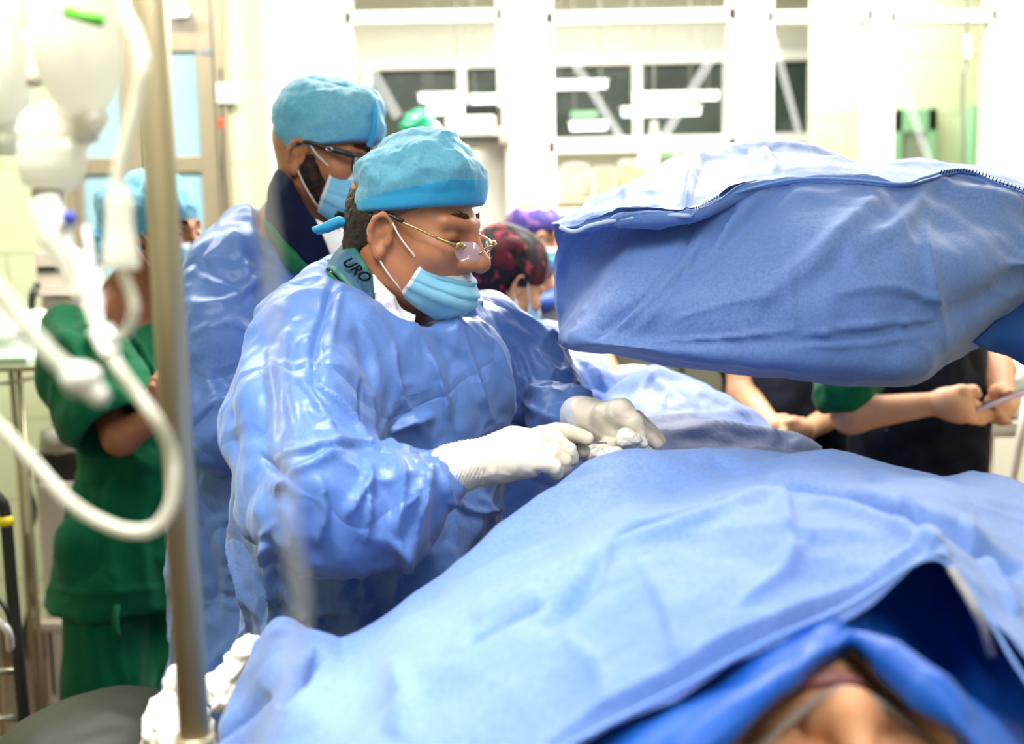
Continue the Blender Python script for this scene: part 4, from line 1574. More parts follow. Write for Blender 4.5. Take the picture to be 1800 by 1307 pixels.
rings = np.sin((px_ + (py_ - 810) * .35) * .95 + vnoise(v * 60, 1) * 2) * .0007 * cuffw
v = v + nn * (crumple(v, [(.02, .0012), (.009, .0005)], 2) + rings)[:, None]
v = v + nn * folds(v, nn, [([(948, 775), (952, 800), (949, 830)], .0016, 2), ([(905, 805), (908, 825), (906, 838)], .0014, 2), ([(868, 780), (873, 810), (870, 835)], .0018, 3), ([(828, 785), (836, 815), (838, 850)], .0014, 3), ([(848, 782), (856, 812), (858, 845)], .0012, 3)])[:, None]
fm = (px_[f[:, 0]] + (py_[f[:, 0]] - 812) * -.32 < 802).astype(int)
put('glove', v, f, [M['glove'], M['cuffin']], sg, fmat=fm)
v, f = tube_mesh([P(796, 826, 1.318) + 0 * FW, P(790, 828, 1.318)], .033, 20, 3)

c = P(1075, 745, 1.55)
F = Field(P(1075, 750, 1.52) - (.12, .14, .09), P(1075, 750, 1.52) + (.12, .12, .09), .0017)
F.chain([P(1003, 733, 1.60), P(1026, 736, 1.575), P(1052, 742, 1.56)], [.031, .029, .027], .008)
F.chain([P(1050, 742, 1.56), P(1075, 745, 1.55), P(1090, 752, 1.54)], [.028, .030, .026], .01)
fg = [([P(1094, 730, 1.57), P(1118, 735, 1.575), P(1142, 756, 1.565), P(1160, 774, 1.55)], [.0135, .0120, .0105, .0085]),
      ([P(1096, 742, 1.56), P(1122, 752, 1.555), P(1142, 768, 1.545), P(1154, 779, 1.54)], [.0135, .0118, .0102, .0085]),
      ([P(1090, 765, 1.54), P(1086, 785, 1.53), P(1072, 790, 1.50), P(1058, 786, 1.485)], [.0135, .012, .011, .0098]),
      ([P(1075, 770, 1.54), P(1066, 790, 1.52), P(1048, 792, 1.49), P(1034, 786, 1.475)], [.0125, .011, .010, .009])]
for pts, rs in fg:
    F.chain(pts, rs, .0022)
F.chain([P(1066, 730, 1.53), P(1092, 724, 1.515), P(1112, 742, 1.505), P(1122, 762, 1.505)], [.019, .017, .0125, .0105], .008)
v, f = F.mesh(2)
nn = vnormals(v, f)
px_, py_, dd = proj(v)
v = v + nn * crumple(v, [(.022, .0014), (.01, .0006)], 6)[:, None]
fm = (px_[f[:, 0]] - (py_[f[:, 0]] - 735) * .25 < 1010).astype(int)
put('glove', v, f, [M['glove'], M['cuffin']], sg, fmat=fm)

# held things: gauze swabs and a steel needle holder
for i, (px, py, d, r, sq, lb) in enumerate(((1104, 772, 1.485, .016, .8, 'largest gauze ball pinched under the fingertips of the far glove'),
                                           (1124, 776, 1.50, .012, .9, 'gauze swab at the fingertips pointing right'),
                                           (1078, 798, 1.46, .014, .7, 'gauze swab lying right of the curled fingertips on the drape'),
                                           (1030, 800, 1.40, .012, .7, 'gauze swab lying on the drape just right of the near glove'),
                                           (1050, 798, 1.42, .011, .7, 'small gauze swab in front of the curled fingertips'))):
    c = P(px, py, d)
    F = Field(c - r * 1.7, c + r * 1.7, .0016)
    F.ell(c, (r, r, r * sq), None, 0)
    v, f = F.mesh(1)
    v = v + vnormals(v, f) * crumple(v, [(.012, .0035), (.005, .0012)], 20 + i)[:, None]
    tag(put('gauze_swab', v, f, M['gauze'], None), lb, 'gauze', 'gauze swabs at the gloved hands')
o = thing('needle_holder', 'steel needle holder held between the two gloved hands', 'surgical instrument', P(1020, 788, 1.39))
MB().tube([P(1012, 781, 1.375), P(1040, 778, 1.40), P(1066, 778, 1.43)], [.0022, .002, .0012], 8, 4).out('shaft', M['chrome'], o, True)
MB().tube([P(1014, 780, 1.375), P(1006, 790, 1.36), P(1008, 802, 1.36), P(1014, 798, 1.37), P(1014, 784, 1.375)], .0016, 8, 5).out('finger_ring', mat('dark_steel', '#3a3a40', .25, metal=.9), o, True)
# ================================================================ 2. THE TALL SURGEON BEHIND, BLACK-RIMMED GLASSES
H2 = Head(P(570, 274, 1.98), frame(-20, 10, 0), .90, ear=.95)
t2 = thing('person', 'bearded person in black-rimmed glasses, navy collar and blue gown, behind the main surgeon', 'person', (*P(490, 900, 2.0)[:2], 0), 'medical team in the operating room')
nb = P(520, 415, 2.03)
sr, sl_ = P(402, 500, 1.92), P(640, 500, 2.24)
pel = P(490, 900, 2.05)
er, wr = P(388, 742, 1.84), P(490, 735, 1.86)
el, wl = P(690, 720, 2.2), P(640, 760, 1.95)
fw = nrm(np.cross((0, 0, 1), sr - sl_))
_, fw, Rt2 = body(H2, nb, sr, sl_, pel, [[sr, er, wr], [sl_, el, wl]], legs_from(pel, fw, nrm(sr - sl_)), t2, M['skin_brown'], .058)
# beard
F = Field(H2.c - .15, H2.c + .15, .0028)
F.ell(H2.p(0, .03, -.072), np.array([.057, .060, .046]) * H2.k, H2.R, 0)
F.cone(H2.p(-.06, .0, -.04), H2.p(-.03, .07, -.098), .016, .018, .02).cone(H2.p(.065, .002, -.03), H2.p(.034, .07, -.098), .017, .020, .02)
F.cone(H2.p(.069, .012, -.005), H2.p(.062, .02, -.045), .008, .013, .02)
F.cone(H2.p(-.069, .012, -.005), H2.p(-.062, .02, -.045), .008, .013, .02)
F.plane(H2.p(0, -.01, 0), H2.R @ nrm((0, -1, .1)), .01)
v, f = F.mesh(1)
v = v + vnormals(v, f) * (vnoise(v * 300, 4) * .0018)[:, None]
put('beard', v, f, M['beard'], t2)
cap2 = make_cap(H2, t2, front=.040, back=-.022, seed=9, r=(.087, .104, .098), c=(0, .008, .046), lumps=[((.01, .075, .085), (.05, .04, .05)), ((0, -.04, .07), (.07, .06, .06))], band=.014, bandm='cap')
v, f = tube_mesh([H2.p(.03, .108, .03), H2.p(.035, .118, .07), H2.p(.028, .108, .11), H2.p(.01, .085, .135)], [.004, .0055, .006, .003], 10, 8)
put('cap_tie', v, f, M['capband'], cap2)
mk = make_mask(H2, t2, top=-.022, bot=-.138, seed=15, bulge=.018, pleat=.0045, st=.004, sb=.034, flare=.10, width=1.02, rec=.018, yoff=.005)
v, f = tube_mesh([P(622, 378, 1.86), P(600, 392, 1.85), P(566, 408, 1.85)], [.004, .005, .006], 10, 6)
put('trailing_tie', v, f, M['capband'], mk)
eyes(H2, t2)
for q in (1, -1):
    brow(H2, t2, q, 'beard', .0058, .024)
b = MB()
for s_ in (1, -1):
    poly = []
    for t in np.linspace(0, 2 * math.pi, 28, endpoint=False):
        cx, cz = math.cos(t), math.sin(t)
        X_ = s_ * .034 + .027 * abs(cx) ** .6 * math.copysign(1, cx)
        poly.append(H2.p(X_, .112 - abs(X_) * .28, -.004 + .019 * abs(cz) ** .6 * math.copysign(1, cz)))
    b.tube(poly + [poly[0]], .0026, 8)
    b.tube([H2.p(s_ * .060, .098, .010), H2.p(s_ * .071, .085, .012)], .0045, 8)
b.tube([H2.p(-.008, .112, .002), H2.p(.008, .112, .002)], .0028, 8)
gl2 = b.out('glasses', M['black'], t2, True)
for s_ in (1, -1):
    v, f = tube_mesh([H2.p(s_ * .070, .088, .012), H2.p(s_ * .079, .05, .0165), H2.p(s_ * .083, .01, .022), H2.p(s_ * .081, -.014, .016)], [.0052, .0048, .004, .003], 8, 6)
    put('temple_arm', v, f, M['black'], gl2)
    a = H2.p(s_ * .0845, .056, .0160)
    poly = [a + H2.R[:, 1] * .0062 * math.cos(t) + H2.R[:, 2] * .0028 * math.sin(t) for t in np.linspace(0, 2 * math.pi, 16, endpoint=False)]
    MB().tube(poly + [poly[0]], .0011, 6).out('temple_emblem', M['chrome'], gl2, True)
# navy collar, white cloth, green neckline
col = bicubic([[P(500, 300, 2.10), P(484, 300, 2.0), P(495, 300, 1.93), P(522, 335, 1.88), P(552, 380, 1.865), P(590, 420, 1.87)],
               [P(488, 340, 2.10), P(470, 330, 2.0), P(474, 345, 1.91), P(508, 388, 1.855), P(550, 424, 1.84), P(590, 450, 1.86)],
               [P(480, 380, 2.10), P(464, 368, 2.0), P(470, 384, 1.90), P(505, 428, 1.845), P(548, 462, 1.83), P(590, 482, 1.85)]], 8, 8)
v = col.reshape(-1, 3)
f = gridfaces(*col.shape[:2])
v = v + vnormals(v, f) * crumple(v, [(.05, .005), (.02, .0015)], 14)[:, None]
put('lead_collar', v, f, M['navy'], t2, thick=.012)
col = bicubic([[P(555, 385, 1.86), P(585, 400, 1.85), P(615, 405, 1.85), P(640, 400, 1.87)],
               [P(570, 420, 1.835), P(596, 425, 1.83), P(625, 425, 1.84), P(650, 420, 1.86)],
               [P(585, 458, 1.825), P(606, 460, 1.82), P(632, 455, 1.83), P(655, 450, 1.85)]], 8, 8)
v = col.reshape(-1, 3)
f = gridfaces(*col.shape[:2])
v = v + vnormals(v, f) * crumple(v, [(.04, .006)], 4)[:, None]
put('neck_cloth', v, f, M['whitecloth'], t2, thick=.005)
gc = bicubic([[P(468, 385, 1.95), P(482, 395, 1.90), P(518, 435, 1.85), P(560, 465, 1.835)],
              [P(462, 400, 1.96), P(478, 412, 1.91), P(512, 452, 1.86), P(556, 482, 1.84)],
              [P(460, 425, 1.98), P(476, 436, 1.94), P(508, 475, 1.89), P(552, 500, 1.87)]], 8, 6)
put('scrub_neckline', gc.reshape(-1, 3), gridfaces(*gc.shape[:2]), mat('bright_green_scrub2', '#16804e', .7), t2, thick=.002)
lo, hi = P(300, 1250, 1.7) - .15, P(760, 330, 2.3) + .2
lo[2] = .3
lo[0], hi[0], lo[1], hi[1] = -.80, .05, 1.42, 2.55
F = Field(lo, hi, .0065)
F.ell(P(520, 640, 2.06), (.205, .15, .25), Rt2, 0)
F.ell(P(500, 850, 2.06), (.20, .16, .28), Rt2, .08)
F.cone(P(480, 930, 2.06), np.array([*P(478, 1150, 2.08)[:2], .32]), .182, .20, .08)
F.cone(P(500, 445, 2.02), sr + (0, 0, -.01), .055, .078, .05)
F.cone(P(560, 470, 2.06), sl_ + (0, 0, -.01), .055, .078, .05)
F.cone(P(440, 430, 2.02), P(400, 470, 2.0), .075, .075, .05)
F.chain([sr, P(392, 620, 1.86), P(396, 738, 1.84), P(450, 745, 1.85), P(488, 735, 1.86)], [.080, .086, .078, .062, .046], .025)
F.chain([sl_, P(700, 620, 2.24), el, wl], [.078, .08, .07, .045], .03)
F.chain([P(480, 310, 2.0), P(520, 375, 1.95), P(590, 415, 1.93)], [.05, .068, .068], .012, 'sub')
fl = [([(330, 470), (400, 500), (470, 490)], .012, 8, 'p'), ([(335, 540), (400, 530), (480, 470)], .012, 8), ([(330, 590), (400, 570), (450, 590)], .012, 8, 'q'),
      ([(350, 640), (390, 690), (440, 680)], .014, 8, 'p'), ([(340, 740), (390, 700), (430, 720)], .012, 8), ([(345, 790), (390, 760), (430, 780)], .010, 7, 'q'),
      ([(400, 390), (440, 480), (450, 560)], .009, 9), ([(450, 350), (470, 430), (520, 480)], -.009, 7), ([(345, 840), (350, 960), (370, 1100)], .008, 10), ([(395, 880), (400, 1000), (395, 1100)], .008, 9, 'p'),
      ([(370, 915), (410, 910), (436, 915)], .006, 5), ([(390, 1000), (410, 1010), (436, 1005)], .008, 4), ([(385, 1030), (410, 1038), (436, 1034)], .008, 4), ([(385, 1060), (410, 1064), (436, 1062)], .007, 4)]
garment(F, t2, 'surgical_gown', 'gown', 31, [(.11, .017, ((.25, 0, 1), 1.6)), (.055, .007), (.028, .002)], fl)

# ================================================================ 3. THE MAN IN GREEN SCRUBS
H3 = Head(P(286, 410, 2.74), frame(-30, -1, 0), .98)
t3 = thing('person', 'person in green scrubs and blue cap with folded arms, behind the drip pole', 'person', (*P(230, 1000, 2.75)[:2], 0), 'medical team in the operating room')
nb = P(240, 520, 2.80)
sr, sl_ = P(135, 590, 2.66), P(345, 600, 2.96)
pel = P(225, 985, 2.78)
er, wr = P(212, 768, 2.50), P(318, 706, 2.48)
el, wl = P(390, 740, 2.75), P(290, 690, 2.47)
fw = nrm(np.cross((0, 0, 1), sr - sl_))


def hand3(F):
    hand_prims(F, P(312, 708, 2.48), [P(330, 694, 2.5), P(333, 702, 2.49), P(333, 711, 2.49), P(331, 719, 2.5)],
               [[P(346, 690, 2.55), P(352, 692, 2.6)], [P(350, 702, 2.54), P(356, 704, 2.6)], [P(350, 713, 2.54), P(355, 716, 2.6)], [P(346, 723, 2.55), P(350, 726, 2.6)]],
               [P(316, 698, 2.5), P(326, 684, 2.5), P(338, 676, 2.52)])
    hand_prims(F, P(300, 686, 2.47), [P(284, 672, 2.46), P(280, 680, 2.45), P(278, 689, 2.45), P(280, 697, 2.45)],
               [[P(272, 668, 2.44), P(266, 676, 2.46)], [P(268, 680, 2.43), P(264, 690, 2.45)], [P(268, 691, 2.43), P(265, 700, 2.45)], [P(272, 701, 2.44), P(270, 708, 2.45)]],
               [P(298, 676, 2.46), P(288, 664, 2.46), P(280, 660, 2.46)])


_, fw, Rt3 = body(H3, nb, sr, sl_, pel, [[sr, er, wr], [sl_, el, wl]], legs_from(pel, fw, nrm(sr - sl_)), t3, M['skin_brown'], .062, hands=[{'box': (P(300, 700, 2.48) - .09, P(300, 700, 2.48) + .09), 'fn': hand3}], hf=.0034, chest=(.15, .095))
F = Field(H3.c - .2, H3.c + .2, .0034)
F.ell(H3.p(0, -.014, .015), np.array([.080, .099, .092]) * H3.k, H3.R, 0)
F.plane(H3.p(0, -.03, .0), H3.R @ nrm((0, 1, .25)), .004)
F.plane(H3.p(0, 0, -.07), H3.R @ nrm((0, .2, -1)), .004)
v, f = F.mesh(1)
put('hair', v, f, M['hair'], t3)
F = Field(H3.c - .2, H3.c + .2, .0034)
F.ell(H3.p(0, .032, -.075), np.array([.053, .056, .042]) * H3.k, H3.R, 0)
F.cone(H3.p(.062, .0, -.03), H3.p(.03, .068, -.098), .014, .018, .02).cone(H3.p(-.062, .0, -.03), H3.p(-.03, .068, -.098), .014, .018, .02)
v, f = F.mesh(1)
put('beard', v, f, M['beard'], t3)
cap3 = make_cap(H3, t3, front=.034, back=-.052, seed=19, r=(.100, .145, .112), c=(0, -.050, .044), lumps=[((0, -.11, .0), (.06, .05, .06)), ((.05, .05, .08), (.05, .05, .05))], band=0, amp=1.4)
F = Field(P(172, 440, 2.78) - .09, P(172, 440, 2.78) + .09, .004)
F.ell(P(172, 425, 2.74), (.03, .03, .028)).ell(P(182, 445, 2.72), (.024, .02, .025), None, .01).ell(P(165, 450, 2.74), (.013, .012, .03), None, .01)
v, f = F.mesh(1)
v = v + vnormals(v, f) * crumple(v, [(.025, .010)], 6)[:, None]
put('cap_knot', v, f, M['cap'], cap3)
make_mask(H3, t3, top=-.026, bot=-.12, seed=15, st=.0, sb=.035)
eyes(H3, t3, look=(.2, -.2))
for q in (1, -1):
    brow(H3, t3, q, 'beard', .0052, .020)
lo, hi = P(60, 1080, 2.75) - .1, P(420, 470, 2.9) + .2
lo[0], hi[0], lo[1], hi[1] = -1.30, -.45, 2.25, 3.25
F = Field(lo, hi, .0065)
F.ell(P(228, 680, 2.80), (.19, .13, .20), Rt3, 0)
F.cone(P(238, 760, 2.78), P(204, 1060, 2.78), .115, .170, .05)
F.cone(P(262, 850, 2.78), P(240, 1060, 2.78), .13, .15, .05)
F.cone(P(215, 545, 2.80), sr + (0, 0, -.01), .05, .072, .05).cone(P(270, 560, 2.84), sl_, .05, .072, .05)
F.chain([sr, P(150, 650, 2.58), P(192, 728, 2.52)], [.078, .100, .108], .03)
F.chain([sl_, P(385, 690, 2.86)], [.078, .1], .03)
F.chain([P(250, 470, 2.76), P(268, 535, 2.70), P(300, 590, 2.66)], [.055, .055, .03], .01, 'sub')
s1 = P(205, 752, 2.50)
sv = nrm(P(212, 768, 2.50) - P(150, 640, 2.60))
F.cone(s1 + sv * .01, s1 + sv * .16, .085, .12, .004, 'sub')
F.plane(P(200, 1058, 2.75), (0.02, 0, -1), .004)
fl = [([(125, 540), (150, 620), (160, 700)], -.008, 8), ([(180, 540), (230, 620), (268, 700)], .016, 9, 'p'), ([(215, 560), (250, 620), (285, 680)], .014, 8), ([(150, 580), (200, 660), (260, 690)], .012, 9, 'q'),
      ([(90, 560), (140, 640), (150, 740)], .009, 12), ([(150, 850), (155, 930), (150, 990)], -.010, 6), ([(200, 820), (190, 940), (210, 1050)], .010, 12), ([(260, 840), (250, 950), (265, 1050)], .010, 12),
      ([(80, 1032), (160, 1042), (310, 1030)], .005, 4), ([(110, 930), (130, 1000), (100, 1040)], .008, 9)]
garment(F, t3, 'scrub_top', 'green', 41, [(.12, .015, ((.2, 0, 1), 1.8)), (.055, .006)], fl, ridges=((.14, .006, .1),))
F = Field((lo[0], 2.3, .04), (hi[0], 3.25, 1.0), .009)
ax = Rt3[:, 0]
for q in (1, -1):
    hp = pel + ax * q * .09
    F.chain([hp + (0, 0, .05), np.array([hp[0] + .01, hp[1] - .02, .5]), np.array([hp[0], hp[1], .08])], [.088, .098, .095], .04)
F.plane((0, 0, .06), (0, 0, -1))
fl = [([(215, 1075), (205, 1130), (220, 1200)], .014, 7), ([(190, 1080), (175, 1150), (185, 1220)], .012, 9), ([(255, 1080), (240, 1150), (235, 1220)], .014, 9), ([(150, 1080), (160, 1150), (165, 1220)], .010, 9)]
garment(F, t3, 'scrub_trousers', 'green', 43, [(.12, .013, ((0, 0, 1), 2.5))], fl, ridges=())
v, f = tube_mesh([P(206, 1064, 2.60), P(203, 1090, 2.58), P(206, 1118, 2.58)], .007, 8, 4)
put('drawstring', v, f, M['green'], t3)

# ================================================================ 4. THE WOMAN IN THE DARK FLORAL CAP
H4 = Head(P(886, 502, 2.46), frame(30, 22, 0), .88)
t4 = thing('person', 'person in a black and red floral cap, turned away, right of the main surgeon', 'person', (*P(910, 900, 2.45)[:2], 0), 'medical team in the operating room')
nb = P(868, 580, 2.42)
sr, sl_ = P(952, 640, 2.24), P(820, 625, 2.62)
pel = P(860, 960, 2.40)
er, wr = P(1030, 735, 2.12), P(1120, 745, 2.25)
el, wl = P(900, 760, 2.75), P(1010, 740, 2.7)
fw = nrm(np.cross((0, 0, 1), sr - sl_))
_, fw, Rt4 = body(H4, nb, sr, sl_, pel, [[sr, er, wr], [sl_, el, wl]], legs_from(pel, fw, nrm(sr - sl_)), t4, M['skin_light'], .046, hf=.003)
flo = mat('floral_cap_print', '#17121a', .7, .3, var=[(24, '#5c1626', .52, .57), (38, '#a8344a', .60, .63), (70, '#e8d9c0', .76, .78)], bump=[('noise', 350, .2, .001)])
M['floral'] = flo
F, a, n = cap_field(H4, .044, -.055, (.092, .112, .108), (0, -.012, .044), h=.0034)
F.ell(H4.p(0, -.075, -.005), np.array([.06, .045, .055]) * .9, H4.R, .03)
v, f = F.mesh(1)
v = v + vnormals(v, f) * crumple(v, [(.07, .005), (.03, .0025)], 3)[:, None]
put('surgical_cap', v, f, flo, t4)
F = Field(H4.c - .16, H4.c + .16, .0034)
F.ell(H4.p(0, -.04, -.03), np.array([.066, .064, .052]) * .9, H4.R, 0)
v, f = F.mesh(1)
put('hair', v, f, M['hair'], t4)
make_mask(H4, t4, top=-.02, bot=-.12, seed=25, st=-.004, sb=.03, width=1.0)
MB().lathe([(.001, -.006), (.006, -.002), (.006, .002), (.001, .006)], H4.p(.084, -.004, -.040), n=12).out('pearl_earring', M['white'], t4, True)
v, f = tube_mesh([P(866, 556, 2.34), P(890, 566, 2.32), P(920, 566, 2.32)], .008, 8, 5)
put('inner_collar', v, f, M['black'], t4)
lo, hi = P(800, 1000, 2.2) - .2, P(1130, 540, 2.7) + .15
lo[0], hi[0], lo[1], hi[1], lo[2] = -.35, .40, 1.85, 2.95, .4
F = Field(lo, hi, .0075)
F.ell(P(872, 735, 2.44), (.20, .145, .24), Rt4, 0)
F.cone(P(868, 830, 2.42), np.array([*pel[:2], .45]), .19, .21, .06)
F.cone(P(880, 600, 2.40), sr, .045, .075, .05).cone(P(850, 600, 2.48), sl_, .045, .072, .05)
F.chain([sr, P(1000, 690, 2.16), er, P(1112, 745, 2.25)], [.076, .074, .066, .045], .03)
F.chain([sl_, el, wl], [.074, .072, .045], .03)
F.cone(P(880, 520, 2.40), P(884, 556, 2.38), .05, .048, .01, 'sub')
garment(F, t4, 'surgical_gown', 'gown', 51, [(.10, .016), (.05, .006)], [([(880, 580), (930, 640), (950, 720)], .012, 8, 'p'), ([(960, 590), (990, 640), (1000, 700)], .012, 8), ([(1010, 620), (1040, 650), (1060, 690)], .012, 8, 'q')])

# ================================================================ 5. PURPLE CAP FAR BEHIND
H5 = Head(P(940, 418, 3.55), frame(-48, 4, 0), .96)
t5 = thing('person', 'person in a purple patterned cap, far back beside the floral cap', 'person', (*P(950, 800, 3.6)[:2], 0), 'medical team in the operating room')
nb = P(938, 508, 3.58)
sr, sl_ = P(852, 560, 3.5), P(1030, 560, 3.7)
pel = P(942, 800, 3.6)
er, wr = P(850, 700, 3.4), P(900, 760, 3.3)
el, wl = P(1066, 655, 3.55), P(1040, 760, 3.3)
_, fw, Rt5 = body(H5, nb, sr, sl_, pel, [[sr, er, wr], [sl_, el, wl]], legs_from(pel, nrm((.7, -.7, 0)), nrm((-.7, -.7, 0))), t5, M['skin_light'], .05, hf=.004)
pur = mat('purple_cap_print', '#443a80', .7, .3, var=[(26, '#8a5f9c', .55, .62), (40, '#2c3c86', .6, .66)])
M['purple'] = pur
make_cap(H5, t5, front=.030, back=-.02, seed=3, r=(.085, .106, .086), c=(0, -.008, .030), m='purple', band=0, amp=.5)
make_mask(H5, t5, top=-.024, bot=-.118, seed=25, loops=True)
eyes(H5, t5)
for q in (1, -1):
    brow(H5, t5, q, 'beard', .005, .020)
v, f = tube_mesh([P(895, 520, 3.52), P(925, 536, 3.44), P(965, 530, 3.45), P(990, 505, 3.58)], [.02, .032, .032, .02], 14, 6)
put('blue_collar', v, f, mat('royal_blue_collar', '#1747a0', .5), t5)
F = Field((min(sr[0], er[0]) - .15, 3.1, .35), (max(sl_[0], el[0]) + .15, 3.98, 1.5), .012)
F.ell(P(940, 640, 3.6), (.19, .13, .25), Rt5, 0).cone(P(942, 740, 3.6), np.array([*pel[:2], .4]), .16, .19, .06)
F.cone(nb - (0, 0, .06), sr, .05, .07, .04).cone(nb - (0, 0, .06), sl_, .05, .07, .04).cone(sr, P(850, 640, 3.45), .07, .075, .03).cone(sl_, P(1050, 610, 3.63), .07, .07, .03)
garment(F, t5, 'grey_top', [mat('slate_scrub', '#6c6a78', .8)], 61, [(.1, .01)], ridges=())

# ================================================================ 6. BARE ARMS, BLACK APRON (behind the raised drape)
H6 = Head(P(1400, 440, 3.0), frame(-95, 8, 0), .92)
t6 = thing('person', 'person in a dark apron with bare arms and joined hands below the raised drape', 'person', (*P(1400, 900, 3.0)[:2], 0), 'medical team in the operating room')
nb = P(1400, 525, 3.02)
sr, sl_ = P(1300, 560, 3.02), P(1505, 560, 3.02)
pel = P(1402, 850, 3.0)
er, wr = P(1306, 690, 2.95), P(1362, 752, 2.72)
el, wl = P(1482, 722, 2.92), P(1412, 758, 2.72)


def hand6(F):
    hand_prims(F, P(1410, 758, 2.72), [P(1396, 750, 2.7), P(1392, 756, 2.7), P(1390, 763, 2.7), P(1392, 770, 2.71)],
               [[P(1382, 752, 2.69), P(1374, 760, 2.70)], [P(1378, 759, 2.68), P(1370, 767, 2.70)], [P(1377, 766, 2.68), P(1370, 773, 2.7)], [P(1380, 773, 2.69), P(1374, 779, 2.7)]],
               [P(1404, 750, 2.72), P(1394, 742, 2.7), P(1384, 742, 2.69)])
    hand_prims(F, P(1362, 752, 2.74), [P(1378, 752, 2.75), P(1381, 759, 2.75), P(1382, 766, 2.75), P(1380, 773, 2.75)],
               [[P(1392, 758, 2.77), P(1398, 764, 2.77)], [P(1394, 765, 2.77), P(1400, 770, 2.77)], [P(1394, 772, 2.77), P(1399, 777, 2.77)], [P(1390, 778, 2.77), P(1395, 783, 2.77)]],
               [P(1368, 744, 2.75), P(1378, 738, 2.75), P(1388, 739, 2.74)])


_, fw, Rt6 = body(H6, nb, sr, sl_, pel, [[sr, er, wr], [sl_, el, wl]], legs_from(pel, np.array([0, -1.0, 0]), np.array([-1.0, 0, 0])), t6, M['skin_light'], .05, hf=.0042, hands=[{'box': (P(1385, 760, 2.72) - .07, P(1385, 760, 2.72) + .07), 'fn': hand6}])
make_cap(H6, t6, seed=3, band=0)
make_mask(H6, t6)
F = Field((sr[0] - .14, 2.7, .35), (sl_[0] + .14, 3.25, 1.5), .010)
F.ell(P(1402, 650, 3.02), (.185, .13, .25), Rt6, 0).cone(P(1402, 740, 3.0), np.array([*pel[:2], .4]), .185, .21, .06)
F.cone(nb - (0, 0, .06), sr + (.03, 0, 0), .05, .06, .04).cone(nb - (0, 0, .06), sl_ - (.03, 0, 0), .05, .06, .04)
F.cone(P(1300, 565, 3.02), P(1298, 610, 3.0), .062, .068, .03).cone(P(1505, 565, 3.02), P(1502, 610, 3.0), .062, .068, .03)
garment(F, t6, 'dark_apron', [M['blackvinyl']], 62, [(.1, .014), (.05, .005)], ridges=())

# ================================================================ 7. PHONE USER, GREEN SLEEVE, NAVY APRON
H7 = Head(P(1622, 440, 2.62), frame(-28, 25, 0), .92)
t7 = thing('person', 'person in navy lead apron and green sleeves holding a phone', 'person', (*P(1620, 900, 2.6)[:2], 0), 'medical team in the operating room')
nb = P(1600, 528, 2.62)
sr, sl_ = P(1512, 570, 2.46), P(1690, 575, 2.80)
pel = P(1612, 900, 2.62)
er, wr = P(1496, 728, 2.36), P(1668, 706, 2.30)
el, wl = P(1752, 650, 2.62), P(1766, 716, 2.42)


def hand7(F):
    hand_prims(F, P(1664, 708, 2.30), [P(1694, 704, 2.32), P(1698, 713, 2.30), P(1697, 722, 2.29), P(1692, 731, 2.29)],
               [[P(1716, 712, 2.34), P(1736, 722, 2.35)], [P(1720, 721, 2.32), P(1742, 728, 2.34)], [P(1716, 731, 2.31), P(1738, 736, 2.34)], [P(1708, 738, 2.30), P(1728, 742, 2.33)]],
               [P(1672, 700, 2.30), P(1690, 690, 2.29), P(1710, 688, 2.30), P(1718, 694, 2.31)])
    hand_prims(F, P(1764, 706, 2.44), [P(1748, 708, 2.40), P(1746, 718, 2.39), P(1748, 727, 2.38), P(1754, 734, 2.38)],
               [[P(1740, 716, 2.36), P(1752, 724, 2.33)], [P(1744, 728, 2.35), P(1760, 732, 2.33)], [P(1750, 736, 2.35), P(1766, 738, 2.33)], [P(1760, 741, 2.35), P(1774, 741, 2.33)]],
               [P(1758, 700, 2.42), P(1752, 688, 2.38), P(1762, 684, 2.34), P(1772, 690, 2.32)])


_, fw, Rt7 = body(H7, nb, sr, sl_, pel, [[sr, er, wr], [sl_, el, wl]], legs_from(pel, nrm(np.cross((0, 0, 1), sr - sl_)), nrm(sr - sl_)), t7, M['skin_light'], .05, hf=.0032, chest=(.13, .10),
                 hands=[{'box': (P(1705, 715, 2.32) - .07, P(1705, 715, 2.32) + .07), 'fn': hand7}, {'box': (P(1760, 715, 2.38) - .06, P(1760, 715, 2.38) + .06), 'fn': lambda F: None}])
make_cap(H7, t7, seed=3, band=0)
make_mask(H7, t7)
F = Field((sr[0] - .14, 2.15, .35), (sl_[0] + .2, 3.05, 1.5), .0085)
F.ell(P(1622, 660, 2.62), (.175, .13, .24), Rt7, 0).cone(P(1612, 760, 2.60), np.array([*pel[:2], .4]), .152, .175, .06)
F.cone(nb - (0, 0, .06), sr + (.03, 0.02, 0), .05, .06, .04).cone(nb - (0, 0, .06), sl_ - (.03, 0.02, 0), .05, .06, .04)
garment(F, t7, 'lead_apron', [M['blackvinyl']], 63, [(.1, .010), (.05, .004)], [([(1668, 610), (1668, 690), (1664, 760)], .006, 4)], ridges=())
F = Field(P(1490, 640, 2.4) - (.2, .25, .25), P(1490, 640, 2.4) + (.2, .25, .25), .006)
F.chain([sr, P(1494, 645, 2.42), P(1488, 686, 2.37)], [.068, .070, .066], .02)
F.chain([P(1486, 738, 2.37), P(1484, 790, 2.36)], [.05, .07], .003, 'sub')
garment(F, t7, 'green_sleeve', 'green', 64, [(.07, .012), (.03, .004)], [([(1440, 700), (1480, 712), (1528, 706)], .006, 5), ([(1450, 668), (1460, 690), (1450, 710)], .008, 7)], ridges=())
F = Field(P(1745, 620, 2.65) - (.12, .25, .2), P(1745, 620, 2.65) + (.12, .25, .2), .008)
F.chain([sl_, P(1738, 618, 2.68)], [.066, .062], .02)
garment(F, t7, 'green_sleeve', 'green', 65, [(.07, .010)], ridges=())
a, b_ = P(1712, 720, 2.33), P(1812, 684, 2.30)
